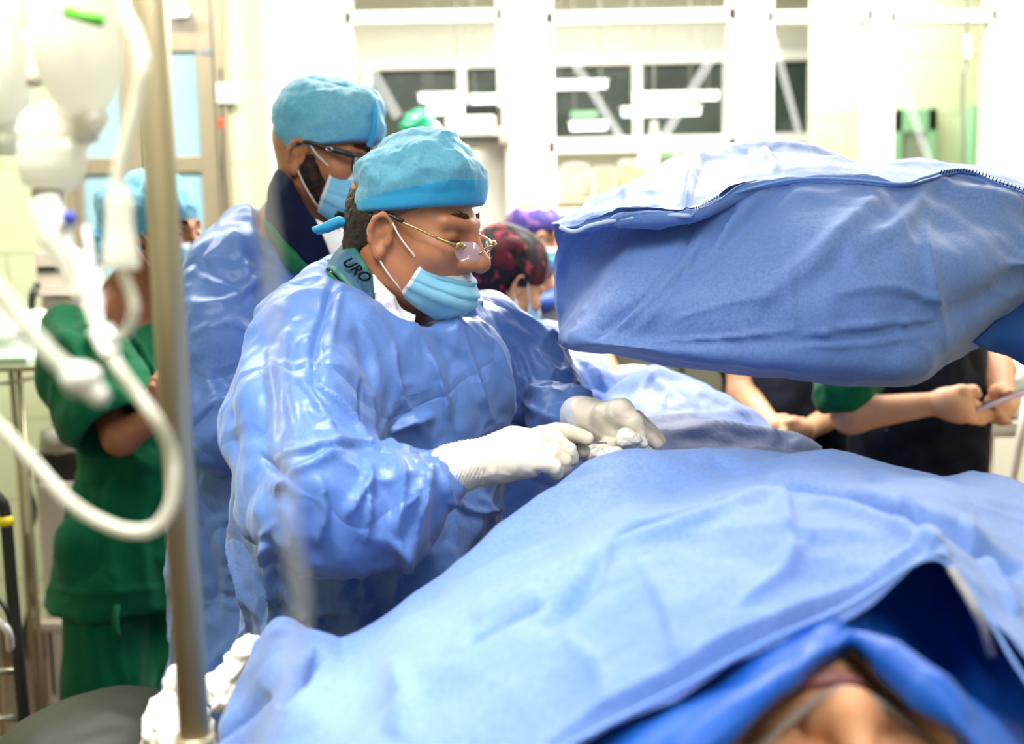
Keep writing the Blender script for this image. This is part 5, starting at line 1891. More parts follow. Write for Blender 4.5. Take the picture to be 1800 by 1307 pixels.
ex = nrm(b_ - a)
ey = nrm((a + b_) / 2 - CAM) + UP * .10
ey = nrm(ey - ex * (ey @ ex))
ez = np.cross(ex, ey)
R_ = np.stack([ex, ey, ez], 1)
o = thing('mobile_phone', 'pale pink mobile phone held by the person in the navy apron', 'phone', (a + b_) / 2)
c = (a + b_) / 2
L_ = np.linalg.norm(b_ - a) / 2
MB().box(c - (L_, .035, .0045), c + (L_, .035, .0045), .003, rot=R_).out('case', mat('pink_phone_case', '#d9b6c4', .3), o)
MB().box(c - (L_ * .94, .032, .001) + ez * .0046, c + (L_ * .94, .032, .001) + ez * .0046, 0, rot=R_).out('screen', M['black'], o)

# ================================================================ 8. THE PATIENT
Rp = np.stack([nrm((1, .05, .03)), nrm((-.04, -.40, .92)), nrm((.05, -.92, -.40))], 1)
Rp[:, 1] = nrm(Rp[:, 1] - Rp[:, 0] * (Rp[:, 0] @ Rp[:, 1]))
Rp[:, 2] = np.cross(Rp[:, 0], Rp[:, 1])
H8 = Head(P(1497, 1228, .735) - Rp @ np.array([0, .122, -.0375]) * 1.12, Rp, 1.12)
H8.nz = 1.15
t8 = thing('person', 'patient lying face up under the blue drapes, only the face uncovered', 'patient', (*P(1400, 900, 1.2)[:2], .9), None)
nb = H8.p(0, -.03, -.20)
nb[2] = 1.085
sr, sl_ = nb + (.15, .05, -.03), nb + (-.15, .05, -.03)
pel = nb + (.09, .45, -.035)
boxes_leg = []
_ls = [[pel + (q * .07, .02, -.03), pel + (q * .06 - .02, .28, .0), pel + (q * .05 - .05, .58, -.03)] for q in (1, -1)]
b8, fw8, Rt8 = body(H8, nb, sr, sl_, pel, [[sr, sr + (.0, .20, -.03), sr + (-.06, .36, -.02)], [sl_, sl_ + (.02, .20, -.03), sl_ + (.10, .34, -.02)]], _ls, t8, M['skin_patient'], .050, hf=.0024, sho=.04, chest=(.14, .055))
F = Field(H8.c - .19, H8.c + .19, .003)
F.ell(H8.p(0, -.018, .03), np.array([.080, .099, .092]) * 1.12, H8.R, 0)
F.plane(H8.p(0, .052, .05), H8.R @ nrm((0, 1, -.55)), .006)
v, f = F.mesh(1)
put('hair', v, f, M['hair'], t8)
for q in (1, -1):
    brow(H8, t8, q, 'hair', .0045, .020)
v, f = tube_mesh([H8.p(-.022, .0965, -.0715), H8.p(-.010, .1035, -.0700), H8.p(0, .1045, -.0705), H8.p(.010, .1035, -.0700), H8.p(.022, .0965, -.0715)], [.002, .005, .0062, .005, .002], 12, 6)
put('lips', v, f, mat('mauve_lip', '#9c6366', .45, var=(60, '#a9706e', .4, .7)), t8)
v, f = tube_mesh([H8.p(.085, .01, -.02), H8.p(.068, .06, -.034), H8.p(.035, .095, -.045), H8.p(.008, .112, -.052), H8.p(-.008, .112, -.052), H8.p(-.035, .095, -.045), H8.p(-.068, .06, -.034), H8.p(-.085, .01, -.02)], .003, 10, 8)
put('nasal_tube', v, f, mat('clear_grey_tube', '#b4aaa4', .2, alpha=.75), t8)
# ================================================================ DRAPES
def sheet(name, rows, ru, rv, m, layers, seed, fl=(), parent=None, thick=.0025, ridges=(), fmat=None, rel=0):
    G = bicubic([[P(*p) for p in r] for r in rows], ru, rv)
    v = G.reshape(-1, 3)
    f = gridfaces(*G.shape[:2])
    n = vnormals(v, f)
    q0, q1 = (int(len(v) * .5), int(len(v) * .8)) if rel < 0 else (0, len(v))
    vd = v[q0:q1] - CAM
    if (np.einsum('ij,ij->i', n[q0:q1], vd) if rel < 0 else n @ (v.mean(0) - CAM)).mean() > 0:
        n = -n
        f = f[:, ::-1]
    d = crumple(v, layers, seed)
    for i, (sz, am, wd) in enumerate(ridges):
        q = v + np.stack([vnoise(v / .12 + 3, seed), vnoise(v / .12, seed + 9), vnoise(v / .12 + 5, seed + 4)], 1) * .04
        ff = facet(q / sz, seed + 77 + i)
        mk = np.clip(facet(q / (sz * 1.4) + 9, seed + 5 + i) * 2 + .2, 0, 1)
        d = d + am * np.exp(-np.abs(ff) / wd) * mk
    if len(fl):
        d = d + folds(v, n, fl)
    v = v + n * d[:, None]
    for _ in range(rel):
        v = relax(v, f, .3)
    fm = fmat(v, f, G.shape) if fmat else None
    return put(name, v, f, m, parent, fmat=fm, thick=thick)


# operating table under the patient
ot = thing('operating_table', 'operating table with dark padding, hidden beneath the blue drapes and the patient', 'table', (*P(1350, 900, 1.25)[:2], 0))
tz = .985
cx, cy = nb[0] + .05, nb[1] + .08
MB().box((cx - .2, cy - .35, tz - .08), (cx + .2, cy + .75, tz), .025).out('padding', M['black'], ot, True)
MB().box((cx - .2, cy - .2, tz - .14), (cx + .2, cy + .7, tz - .08), .01).out('frame', M['steel'], ot)
MB().box((cx - .12, cy + .1, .1), (cx + .12, cy + .4, tz - .14), .02).out('pedestal', M['steel'], ot)
MB().box((cx - .2, cy - .1, 0), (cx + .2, cy + .5, .1), .02).out('base', M['steel'], ot)

# --- large drape over the patient, its near edge raised like a tent over the face
def dn(p, dx, dy, dz):
    q = P(*p) + np.array([dx, dy, dz])
    x, y, d = proj(q[None])
    return (float(x[0]), float(y[0]), float(d[0]))


crest = [(452, 1128, 1.12), (497, 1091, 1.12), (600, 1140, 1.10), (750, 1030, 1.16), (880, 918, 1.22), (1052, 808, 1.30), (1250, 790, 1.32), (1450, 788, 1.32), (1600, 806, 1.28), (1720, 832, 1.24), (1800, 866, 1.20), (1900, 915, 1.15), (2050, 1000, 1.1)]
near = [(345, 1345, 1.0), (520, 1400, .84), (700, 1435, .72), (862, 1372, .72), (1008, 1303, .74), (1200, 1205, .76), (1350, 1125, .79), (1488, 1064, .83), (1625, 984, .87), (1685, 1012, .86), (1742, 1095, .82), (1800, 1190, .78), (1960, 1420, .72)]
rows = []
back2 = [dn(p, -.02, .06, -.40) for p in crest]
back1 = [dn(p, -.01, .035, -.07) for p in crest]
rows += [back2, back1, crest]
for t in (.14, .32, .52, .72, .88):
    r_ = []
    for a, b_ in zip(crest, near):
        x, y = a[0] + (b_[0] - a[0]) * t, a[1] + (b_[1] - a[1]) * t
        d = 1 / (1 / a[2] + (1 / b_[2] - 1 / a[2]) * t)
        bul = math.sin(t * math.pi) * .02
        r_.append((x, y, d - bul))
    rows.append(r_)
rows.append(near)
fl = [([(1080, 965), (1160, 930), (1250, 900), (1330, 880), (1385, 862)], -0.0230, 8, 'r'), ([(1075, 990), (1170, 962), (1270, 932), (1370, 890)], 0.0108, 11),
      ([(1370, 862), (1440, 868), (1560, 895), (1680, 930), (1800, 1005)], -0.0297, 9, 'r'), ([(1400, 895), (1500, 915), (1600, 945), (1640, 975)], 0.0135, 11),
      ([(1375, 870), (1385, 940), (1400, 1010)], 0.0135, 18, 'p'), ([(835, 1165), (890, 1125), (958, 1085)], -0.0175, 6, 'r'), ([(850, 1120), (900, 1095), (960, 1060)], 0.0081, 12),
      ([(1080, 985), (1055, 1030), (1020, 1070), (960, 1130)], -0.0135, 12), ([(1240, 800), (1330, 830), (1340, 850)], -0.0081, 9), ([(880, 905), (960, 850), (1090, 822)], -0.0095, 10),
      ([(500, 1250), (530, 1205), (560, 1165)], -0.0351, 7, 'r'), ([(360, 1310), (430, 1262), (480, 1225)], -0.0405, 10, 'q'), ([(480, 1110), (540, 1140), (600, 1150)], 0.0081, 12),
      ([(700, 1180), (720, 1250), (700, 1310)], 0.0095, 23), ([(1000, 1130), (1060, 1180), (1080, 1240)], 0.0108, 23, 'p'), ([(1130, 1010), (1170, 1080), (1190, 1150)], 0.0108, 23, 'q'),
      ([(760, 1050), (860, 1020), (980, 940)], 0.0081, 16), ([(1180, 850), (1080, 900), (960, 960)], 0.0081, 18), ([(1430, 960), (1380, 1010), (1300, 1060)], 0.0081, 14, 'p'), ([(1590, 880), (1640, 940), (1650, 970)], 0.0108, 12), ([(1690, 905), (1740, 980), (1790, 1080)], 0.0108, 16, 'q'),
      ([(960, 1300), (1190, 1188), (1345, 1105), (1480, 1042), (1560, 1000), (1625, 962), (1670, 985)], 0.0189, 10)]
dr = sheet('surgical_drape', rows, 18, 22, M['drape'], [(.20, .020, ((1, .5, 0), 1.6)), (.09, .008), (.04, .0018)], 71, fl, thick=.0012, ridges=((.16, .0035, .12),))
tag(dr, 'large blue drape over the patient, nearest the camera, opened over the face', 'drape')
# raised double hem of the near edge
hemp = [P(*p) for p in near]
v, f = tube_mesh(hemp, .0016, 8, 14)
put('hem', v, f, mat('pale_blue_hem', '#7ea6ea', .5), dr)

# --- inner drape layer framing the face
outer = [(900, 1440, .80), (1020, 1270, .84), (1180, 1170, .88), (1340, 1090, .91), (1470, 1030, .95), (1600, 950, 1.03), (1665, 960, 1.03), (1740, 1050, .96), (1830, 1180, .90), (1940, 1380, .82)]
mid_ = [(980, 1500, .70), (1120, 1340, .70), (1250, 1255, .71), (1375, 1172, .74), (1465, 1112, .80), (1540, 1100, .93), (1620, 1150, .93), (1710, 1215, .88), (1800, 1285, .83), (1900, 1400, .78)]
inner = [(1060, 1500, .65), (1195, 1360, .66), (1290, 1285, .68), (1385, 1200, .72), (1455, 1145, .76), (1500, 1118, .79), (1558, 1145, .77), (1635, 1210, .73), (1705, 1285, .69), (1790, 1400, .66)]
in2 = [(1080, 1520, .69), (1205, 1380, .70), (1300, 1300, .73), (1395, 1214, .76), (1462, 1160, .80), (1500, 1134, .83), (1552, 1158, .82), (1626, 1222, .77), (1695, 1300, .73), (1780, 1415, .70)]
o = sheet('face_drape', [outer, mid_, inner, in2], 12, 12, M['drape_shaded'], [(.12, .010), (.05, .003)], 81,
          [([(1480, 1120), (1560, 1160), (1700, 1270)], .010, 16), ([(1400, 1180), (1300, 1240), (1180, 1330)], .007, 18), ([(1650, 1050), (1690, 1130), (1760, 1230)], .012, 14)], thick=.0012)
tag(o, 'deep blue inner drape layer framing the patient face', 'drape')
# clear tube emerging inside the drape, right of the opening
v, f = tube_mesh([P(1672, 1000, .86), P(1692, 1030, .84), P(1712, 1065, .82), P(1728, 1100, .82), P(1742, 1150, .83)], .0035, 10, 6)
o = put('clear_tube', v, f, mat('greyish_tube', '#a9a7ad', .2, alpha=.8))
tag(o, 'greyish breathing tube along the right inner side of the drape opening', 'tube')

# --- drape over the legs beyond the hands
top = [(1035, 735, 1.95), (1070, 690, 2.0), (1100, 664, 2.02), (1142, 642, 2.02), (1200, 658, 2.0), (1270, 693, 1.95), (1340, 733, 1.88), (1385, 757, 1.82), (1420, 779, 1.75), (1450, 810, 1.7)]
r1 = [(1040, 745, 1.88), (1072, 712, 1.90), (1100, 700, 1.90), (1140, 690, 1.90), (1195, 700, 1.88), (1260, 725, 1.83), (1320, 752, 1.77), (1365, 770, 1.70), (1405, 790, 1.62), (1440, 815, 1.6)]
r2 = [(1040, 780, 1.75), (1075, 760, 1.75), (1100, 750, 1.74), (1140, 745, 1.72), (1190, 748, 1.70), (1250, 762, 1.66), (1310, 778, 1.6), (1355, 790, 1.55), (1400, 805, 1.5), (1440, 825, 1.48)]
r3 = [(1040, 830, 1.62), (1075, 815, 1.6), (1100, 810, 1.58), (1140, 805, 1.56), (1190, 802, 1.54), (1250, 805, 1.5), (1310, 812, 1.46), (1355, 820, 1.43), (1400, 830, 1.4), (1440, 845, 1.38)]
r4 = [(x_, y_ + 75, d_ - .10) for x_, y_, d_ in r3]
b1 = [dn(p, 0, .08, -.08) for p in top]
b2 = [dn(p, 0, .12, -.45) for p in top]
fl = [([(1100, 760), (1200, 728), (1330, 722)], .004, 7, 'p'), ([(1140, 650), (1190, 700), (1230, 720)], .008, 10), ([(1180, 765), (1280, 752), (1390, 770)], .003, 5),
      ([(1060, 700), (1110, 700), (1150, 650)], .007, 9), ([(1220, 690), (1290, 716), (1340, 740)], .006, 8, 'q'), ([(1180, 740), (1280, 740), (1390, 765)], -.003, 5)]
o = sheet('leg_drape', [b2, b1, top, r1, r2, r3, r4], 12, 12, M['drape'], [(.11, .013, ((1, .2, 0), 2.0)), (.05, .005)], 91, fl, thick=.0015, ridges=((.09, .005, .1),), rel=-1)
tag(o, 'pale blue drape over the patient legs, sloping down to the right beyond the gloves', 'drape')

# ================================================================ THE RAISED, COVERED EQUIPMENT ARM
T0 = [(985, 470, 1.88), (1100, 400, 1.92), (1240, 320, 1.95), (1330, 300, 1.95), (1400, 305, 1.95), (1520, 330, 1.95), (1640, 345, 1.95), (1740, 365, 1.95), (1850, 395, 1.95), (2000, 440, 1.95)]
T1 = [(970, 396, 1.72), (1095, 320, 1.78), (1240, 257, 1.84), (1330, 247, 1.86), (1400, 254, 1.86), (1520, 284, 1.84), (1640, 297, 1.82), (1740, 318, 1.82), (1850, 350, 1.82), (2000, 400, 1.82)]
T1b = [(972, 398, 1.62), (1085, 352, 1.66), (1232, 300, 1.70), (1318, 288, 1.72), (1400, 284, 1.72), (1520, 296, 1.70), (1620, 302, 1.68), (1715, 308, 1.69), (1830, 346, 1.70), (2000, 410, 1.7)]
T2 = [(990, 402, 1.53), (1090, 383, 1.50), (1214, 378, 1.47), (1300, 339, 1.52), (1400, 317, 1.54), (1520, 320, 1.54), (1600, 324, 1.54), (1690, 302, 1.60), (1800, 342, 1.60), (2000, 430, 1.6)]
T2b = [(990, 405, 1.545), (1090, 386, 1.515), (1214, 381, 1.485), (1300, 342, 1.53), (1400, 320, 1.545), (1520, 323, 1.545), (1600, 327, 1.545), (1690, 305, 1.605), (1800, 345, 1.605), (2000, 433, 1.6)]
T3 = [(985, 411, 1.59), (1087, 392, 1.57), (1210, 388, 1.525), (1300, 349, 1.53), (1400, 328, 1.54), (1520, 331, 1.54), (1605, 335, 1.54), (1692, 314, 1.59), (1800, 355, 1.59), (2000, 440, 1.59)]
T4 = [(972, 490, 1.67), (1035, 492, 1.60), (1112, 498, 1.475), (1235, 495, 1.43), (1375, 470, 1.42), (1510, 462, 1.42), (1620, 460, 1.43), (1720, 450, 1.46), (1815, 450, 1.5), (2000, 490, 1.55)]
T5 = [(980, 565, 1.68), (1006, 572, 1.60), (1040, 572, 1.490), (1165, 588, 1.43), (1330, 590, 1.41), (1500, 585, 1.41), (1620, 560, 1.43), (1730, 520, 1.47), (1830, 480, 1.52), (2000, 500, 1.58)]
T6 = [(992, 598, 1.69), (1003, 602, 1.60), (1018, 604, 1.52), (1120, 622, 1.47), (1300, 643, 1.45), (1585, 664, 1.46), (1660, 632, 1.48), (1755, 560, 1.52), (1850, 495, 1.56), (2000, 510, 1.62)]
T7 = [(1010, 600, 1.75), (1080, 605, 1.75), (1180, 615, 1.75), (1300, 625, 1.75), (1420, 632, 1.75), (1585, 640, 1.75), (1660, 615, 1.75), (1760, 555, 1.75), (1850, 500, 1.75), (2000, 515, 1.8)]
T8 = [(1000, 520, 1.88), (1090, 500, 1.92), (1200, 480, 1.95), (1320, 480, 1.95), (1420, 480, 1.95), (1560, 490, 1.95), (1660, 490, 1.95), (1760, 480, 1.95), (1850, 460, 1.95), (2000, 480, 1.95)]
fl = [([(1236, 262), (1222, 320), (1208, 380)], 0.0210, 7, 'p'), ([(1225, 400), (1190, 450), (1130, 520), (1040, 598)], -0.0120, 5), ([(1250, 400), (1200, 470), (1130, 540), (1060, 600)], 0.0090, 7, 'p'), ([(1290, 370), (1250, 430), (1180, 510)], -0.0120, 6),
      ([(1390, 330), (1310, 400), (1230, 470), (1160, 540)], -0.0120, 11), ([(1340, 345), (1270, 410), (1190, 500), (1110, 590)], 0.0135, 13, 'q'), ([(1380, 420), (1385, 500), (1393, 600)], 0.0060, 5, 's'),
      ([(1560, 340), (1500, 400), (1420, 470), (1320, 530)], 0.0120, 18), ([(1640, 350), (1630, 440), (1650, 560), (1660, 620)], 0.0075, 7, 's'), ([(1180, 560), (1280, 530), (1380, 520)], 0.0075, 6, 'p'),
      ([(1140, 600), (1280, 590), (1390, 575)], 0.0090, 5, 'p'), ([(1400, 590), (1520, 570), (1640, 560)], 0.0105, 6, 'q'), ([(1390, 610), (1520, 600), (1640, 585)], 0.0075, 5, 'p'), ([(1450, 520), (1560, 505), (1650, 530)], 0.0090, 7),
      ([(1640, 310), (1720, 340), (1800, 360)], 0.0105, 11), ([(1640, 310), (1580, 400), (1480, 460)], 0.0105, 15), ([(1320, 262), (1350, 290), (1370, 310)], 0.0120, 7), ([(1280, 300), (1380, 280), (1500, 300)], 0.0090, 10),
      ([(1040, 360), (1130, 350), (1210, 345)], 0.0105, 7, 'p'), ([(1090, 340), (1110, 365), (1080, 385)], 0.0075, 5), ([(990, 420), (985, 500), (992, 590)], 0.0090, 8)]
eq = thing('covered_equipment', 'raised equipment head wrapped in a blue sterile cover at upper right', 'medical equipment', (*P(2010, 460, 1.95)[:2], 0))
T1c = [tuple(a_ * .12 + b__ * .88 for a_, b__ in zip(p_, q_)) for p_, q_ in zip(T1b, T2)]
rows = [T0, T1, T1b, T1c, T2, T2b, T3, T4, T5, T6, T7, T8, T0]


def upmat(v, f, sh):
    return None


cov = sheet('sterile_cover', rows, 18, 16, M['drape'], [(.17, .014, ((1, 0, .9), 1.9)), (.075, .0065, ((1, 0, .8), 1.5)), (.03, .0012)], 101, fl, parent=eq, thick=0, ridges=((.14, .0045, .08), (.07, .0022, .1)))
# stitched white hem along the front edge
h1 = [P(985, 400, 1.535), P(1010, 407, 1.515), P(1040, 396, 1.505), P(1090, 386, 1.49), P(1150, 378, 1.475), P(1212, 379, 1.455)]
v, f = tube_mesh(h1, .0030, 8, 8)
put('white_hem', v, f, mat('white_hem_tape', '#b9cdf2', .5), cov)
h2 = [P(1212, 382, 1.455), P(1235, 364, 1.475), P(1300, 337, 1.505), P(1400, 315, 1.525), P(1500, 316, 1.525), P(1585, 323, 1.525), P(1625, 312, 1.55), P(1690, 298, 1.585), P(1760, 325, 1.585), P(1830, 350, 1.59), P(1900, 380, 1.6)]
v, f = tube_mesh(h2, .0020, 8, 10)
put('blue_hem', v, f, mat('mid_blue_hem', '#6f9be6', .5), cov)
pts = catmull([P(1222, 369, 1.462), P(1240, 354, 1.475), P(1262, 344, 1.485)], 10)
for i, p in enumerate(pts[::2]):
    MB().tube([p - UP * .003 - FW * .004, p + UP * .003 - FW * .004], .0008, 5).out('stitch', M['loop'], cov, True)
pts = catmull([P(1650, 303, 1.565), P(1700, 301, 1.575), P(1760, 322, 1.575), P(1830, 347, 1.58)], 10)
for i, p in enumerate(pts):
    MB().tube([p - UP * .003 - FW * .006, p + UP * .002 - FW * .006 + RT * .002], .0008, 5).out('stitch', M['navy'], cov, True)
# hanging flap, in the shaded drape blue, at the right edge
o = sheet('cover_flap', [[(1706, 600, 1.55), (1770, 545, 1.57), (1850, 480, 1.6), (1960, 470, 1.6)], [(1735, 615, 1.57), (1790, 590, 1.57), (1860, 560, 1.6), (1960, 560, 1.6)], [(1775, 628, 1.6), (1820, 655, 1.6), (1880, 680, 1.6), (1960, 700, 1.6)]], 10, 10, M['drape_shaded'], [(.1, .008), (.04, .002)], 111, [], parent=eq, thick=.002)
MB().tube([P(1350, 470, 1.78), P(1700, 470, 1.80), P(2010, 470, 1.95)], .06, 20, 6).out('equipment_arm', M['white'], eq, True)
c = P(2010, 470, 1.95)
MB().box((c[0] - .05, c[1] - .05, .1), (c[0] + .12, c[1] + .12, c[2] + .08), .02).out('column', M['white'], eq)
MB().box((c[0] - .15, c[1] - .15, 0), (c[0] + .3, c[1] + .3, .1), .03).out('base', M['white'], eq)

# --- white absorbent pads at the lower left behind the pole
def clump(name, ells, h, layers, seed, m, label, cat, parent=None, group=None):
    cs = np.array([P(*e[0]) for e in ells])
    mr = max(max(e[1]) for e in ells)
    F = Field(cs.min(0) - mr - .03, cs.max(0) + mr + .03, h)
    for i, e in enumerate(ells):
        F.ell(P(*e[0]), e[1], None, .015)
    v, f = F.mesh(1)
    v = v + vnormals(v, f) * crumple(v, layers, seed)[:, None]
    o = put(name, v, f, m, parent)
    if label:
        tag(o, label, cat, group)
    return o


clump('gauze_pad', [((312, 1262, 1.12), (.022, .03, .04)), ((325, 1225, 1.12), (.014, .03, .03)), ((300, 1310, 1.12), (.022, .03, .045)), ((330, 1330, 1.10), (.03, .04, .05))], .003, [(.02, .008), (.009, .003)], 5, M['gauze'], 'thick crumpled white gauze pad left of the drip pole base', 'gauze')
clump('gauze_pad', [((436, 1140, 1.14), (.012, .02, .008)), ((424, 1160, 1.14), (.012, .02, .010)), ((412, 1185, 1.13), (.007, .015, .014)), ((402, 1212, 1.13), (.006, .015, .012)), ((388, 1232, 1.12), (.010, .02, .010)), ((385, 1190, 1.13), (.010, .015, .004)), ((376, 1205, 1.13), (.005, .015, .008))], .0022, [(.014, .005), (.007, .002)], 7, M['gauze'], 'torn strip of white gauze along the drape edge right of the drip pole', 'gauze')

# ================================================================ DRIP POLE, BAGS AND LINES IN FRONT
M['clear'] = mat('clear_plastic', '#f7f6ea', .12, .6, alpha=.62)
M['tubing'] = mat('drip_tubing', '#efeedd', .15, .6, alpha=.72)
M['faint'] = mat('thin_clear_tubing', '#d9dde2', .12, .6, alpha=.45)
M['polemat'] = mat('dull_steel_pole', '#b9ac8c', .42, metal=.55)
pb, pt = P(345, 1307, .86), P(262, 0, .86)
xm = (pb[0] + pt[0]) / 2
ym = (pb[1] + pt[1]) / 2
dp = thing('drip_stand', 'blurred steel drip pole standing closest to the camera at left', 'drip stand', (xm, ym, 0))
zj = P(305, 660, .86)[2]
MB().tube([(xm, ym, .12), (xm, ym, 1.15)], .0140, 20).tube([(xm, ym, 1.15), (xm, ym, 1.16)], .0150, 20).out('lower_tube', M['polemat'], dp, True)
MB().tube([(xm, ym, 1.1), (xm, ym, 2.16)], .0118, 20).out('upper_tube', M['polemat'], dp, True)
b = MB().lathe([(.03, .09), (.04, .12), (.02, .16)], (xm, ym, 0))
for k in range(5):
    t = k * 1.2566 + .3
    b.tube([(xm, ym, .12), (xm + .27 * math.cos(t), ym + .27 * math.sin(t), .05)], .012, 8)
b.out('foot', M['steel'], dp, True)
for k in range(5):
    t = k * 1.2566 + .3
    MB().lathe([(.0001, -.012), (.024, -.01), (.024, .01), (.0001, .012)], (xm + .27 * math.cos(t), ym + .27 * math.sin(t), .025), (math.sin(t), -math.cos(t), 0), 14).out('caster', M['black'], dp, True)
for s_ in (1, -1):
    MB().tube([(xm, ym, 2.14), (xm - s_ * .08, ym - .01, 2.14), (xm - s_ * .16, ym - .02, 2.12), (xm - s_ * .175, ym - .02, 2.14)], .004, 8, 4).out('hook', M['steel'], dp, True)

# infusion bags
bagm = mat('filled_infusion_bag', '#fdfcf2', .15, .5, alpha=.85, transl=.55)
M['bagm'] = bagm


def bag(px0, px1, py0, py1, d, label, seed):
    o = thing('infusion_bag', label, 'infusion bag', P((px0 + px1) / 2, py1, d), 'infusion bags on the drip stand')
    cx_ = (px0 + px1) / 2
    hw = (px1 - px0) / 2 * d / FPX
    hh = (py1 - py0) / 2 * d / FPX
    c = P(cx_, (py0 + py1) / 2, d)
    F = Field(c - (hw + .03, .05, hh + .04), c + (hw + .03, .05, hh + .04), .0045)
    F.ell(c, (hw, .026, hh * 1.02), None, 0)
    F.ell(c + (0, 0, hh * .35), (hw * .98, .02, hh * .55), None, .02)
    F.ell(c - (0, 0, hh * .45), (hw * .9, .024, hh * .5), None, .02)
    v, f = F.mesh(2)
    v = v + vnormals(v, f) * crumple(v, [(.05, .003)], seed)[:, None]
    put('pouch', v, f, bagm, o)
    MB().box(c + (-hw * .5, -.012, hh * .95), c + (hw * .5, .012, hh * 1.12), .004).out('top_seal', M['clear'], o)
    MB().tube([c + (0, 0, hh * 1.1), c + (0, 0, hh * 1.1 + .09)], .0035, 8).out('hanger', M['clear'], o, True)
    MB().tube([c - (0, 0, hh * .9), c - (0, 0, hh * 1.18)], .009, 12).out('port', M['clear'], o, True)
    return o, c


b1_, c1 = bag(-60, 42, -260, 225, .90, 'leftmost infusion bag, cut off by the left picture edge', 3)
b2_, c2 = bag(62, 205, -240, 205, .80, 'bright infusion bag with a green line, beside the drip pole', 5)
a, b_ = P(115, 20, .765), P(180, 38, .765)
v, f = tube_mesh([a, b_], .0042, 8)
put('green_marking', v, f, mat('bright_green_print', '#5fd02c', .5), b2_)
MB().tube([P(50, 60, .84), P(58, 100, .84), P(62, 150, .84)], .006, 8, 4).out('side_port', mat('warm_grey_plastic', '#cfc2b4', .3), b1_, True)


def chamber(pts, rs, name, label, m='clear', n=20):
    o = thing(name, label, 'drip chamber', P(*pts[-1]))
    MB().tube([P(*p) for p in pts], rs, n, 4).out('body', M[m], o, True)
    return o


o = chamber([(40, 225, .82), (60, 228, .82), (95, 236, .82), (140, 222, .82), (178, 204, .80)], [.010, .018, .024, .015, .006], 'bag_connector', 'blurred white bag outlet spreading below the two infusion bags', 'bagm')
o['category'] = 'connector'
o = chamber([(95, 232, .82), (92, 262, .82), (90, 300, .82), (90, 328, .82)], [.018, .024, .023, .019], 'drip_chamber', 'wide white drip chamber hanging below the infusion bags', 'bagm')
MB().tube([P(86, 334, .82), P(84, 356, .82)], .012, 14).out('cap', mat('grey_cap', '#c9c2b6', .4), o, True)
o = chamber([(207, 332, .66), (209, 350, .66), (210, 400, .66), (212, 440, .66), (212, 470, .66)], [.0055, .0078, .0078, .0100, .0108], 'roller_clamp', 'white roller clamp hanging left of the drip pole in front of the green scrubs', 'bagm')
o['category'] = 'clamp'
o2 = chamber([(75, 352, .74), (84, 380, .74), (98, 420, .74), (118, 455, .74), (135, 500, .74), (150, 520, .74)], [.010, .011, .011, .008, .006, .008], 'tube_manifold', 'white connector manifold with a blue stopcock tip below the drip chamber', 'clear')
o2['category'] = 'connector'
MB().lathe([(.0002, -.004), (.0042, -.003), (.0042, .003), (.0002, .004)], P(122, 383, .72), -FW, 14).out('blue_tip', mat('deep_blue_plastic', '#1238b8', .3), o2, True)
MB().tube([P(122, 386, .73), P(112, 396, .735), P(100, 400, .74)], .005, 10).out('stopcock_arm', M['white'], o2, True)


def line(pts, r, name, label, m='tubing', cat='tube', ru=8, n=10):
    v, f = tube_mesh([P(*p) for p in pts], r, n, ru)
    o = put(name, v, f, M[m])
    return tag(o, label, cat)


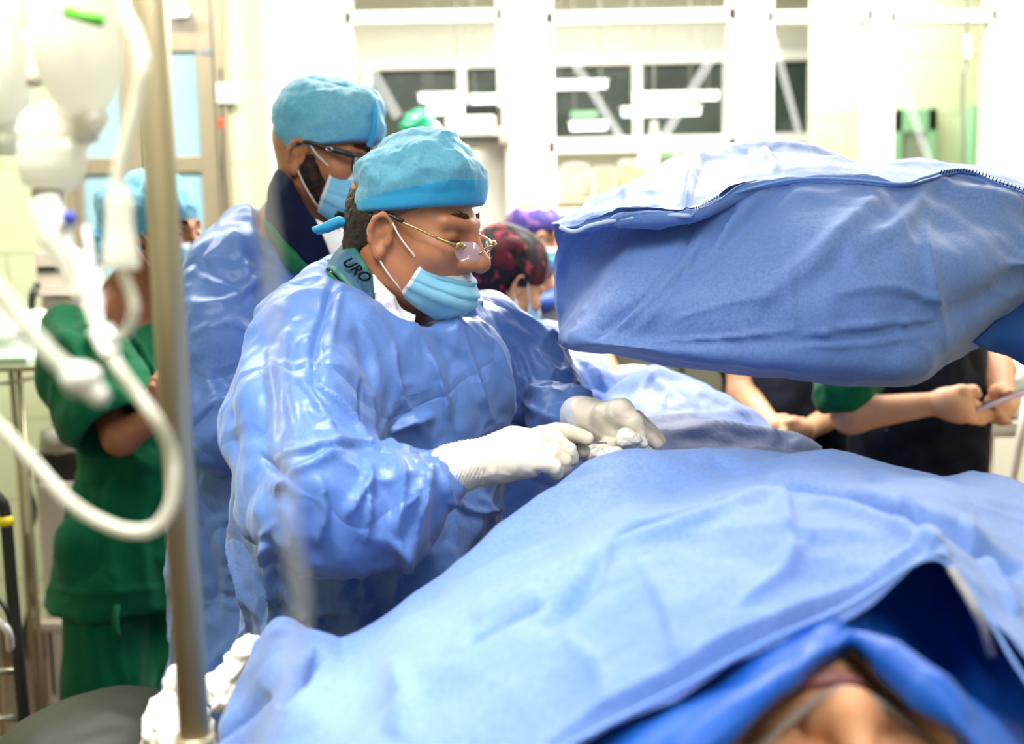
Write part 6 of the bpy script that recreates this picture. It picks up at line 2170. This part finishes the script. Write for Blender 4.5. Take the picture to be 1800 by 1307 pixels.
line([(205, -60, .68), (214, 10, .68), (238, 60, .67), (250, 115, .66), (240, 180, .66), (222, 250, .66), (210, 300, .66), (206, 332, .66)], .0042, 'drip_tube', 'pale tube curving down beside the pole to the roller clamp')
line([(212, 474, .66), (228, 510, .66), (236, 545, .66), (224, 580, .665), (198, 596, .67), (186, 600, .675)], .0032, 'drip_tube', 'short tube looping from the roller clamp to the junction')
line([(150, 520, .74), (160, 545, .72), (176, 580, .69), (188, 605, .68), (204, 640, .67), (240, 690, .67), (276, 740, .67), (300, 790, .68), (306, 840, .68), (300, 890, .68), (275, 925, .68), (235, 934, .68), (180, 918, .68), (120, 880, .68), (60, 815, .68), (10, 760, .68), (-40, 715, .68)], .0042, 'drip_tube', 'long tube looping in front of the green scrubs and back to the left edge', ru=8)
o = thing('tube_junction', 'white junction joining the looping tubes below the roller clamp', 'connector', P(187, 606, .675))
MB().tube([P(178, 585, .69), P(184, 596, .68), P(190, 612, .675), P(196, 628, .67)], [.0055, .007, .0065, .005], 12, 4).out('body', M['white'], o, True)
MB().tube([P(176, 578, .69), P(179, 586, .69)], .008, 12).out('collar', M['white'], o, True)
line([(-60, 455, .60), (-10, 500, .60), (40, 565, .60), (85, 620, .60), (125, 655, .60)], .0050, 'drip_tube', 'thick tube crossing from the left edge to the white end connector')
o = thing('tube_end', 'white end connector pointing down right at the green sleeve', 'connector', P(175, 700, .60))
MB().tube([P(118, 648, .60), P(134, 662, .60), P(152, 672, .60), P(160, 684, .60), P(184, 704, .60)], [.0055, .0095, .0095, .0065, .0045], 14, 3).out('body', M['white'], o, True)
line([(-40, 545, .62), (20, 560, .62), (50, 575, .61), (62, 588, .605)], .0035, 'drip_tube', 'faint side branch tube at the left edge above the side table', 'faint')
line([(-40, 620, .62), (10, 600, .62), (45, 590, .61), (64, 592, .605)], .0032, 'drip_tube', 'faint lower branch tube at the left edge above the side table', 'faint')
line([(120, 420, .73), (140, 470, .72), (160, 520, .71), (172, 560, .70), (178, 582, .69)], .0036, 'drip_tube', 'pale tube from the manifold down to the junction', 'faint')
line([(150, 400, .74), (158, 440, .73), (168, 500, .72), (176, 545, .71)], .0030, 'drip_tube', 'thin pale tube right of the manifold', 'faint')
line([(440, -80, .40), (448, 120, .40), (458, 300, .40), (474, 430, .40), (480, 520, .40), (490, 680, .40), (504, 850, .40), (518, 980, .40), (530, 1050, .40), (522, 1140, .40), (490, 1230, .40), (455, 1300, .40), (430, 1380, .40)], .0022, 'drip_tube', 'very blurred thin tube hanging in front of the main surgeon gown', 'faint', ru=8)
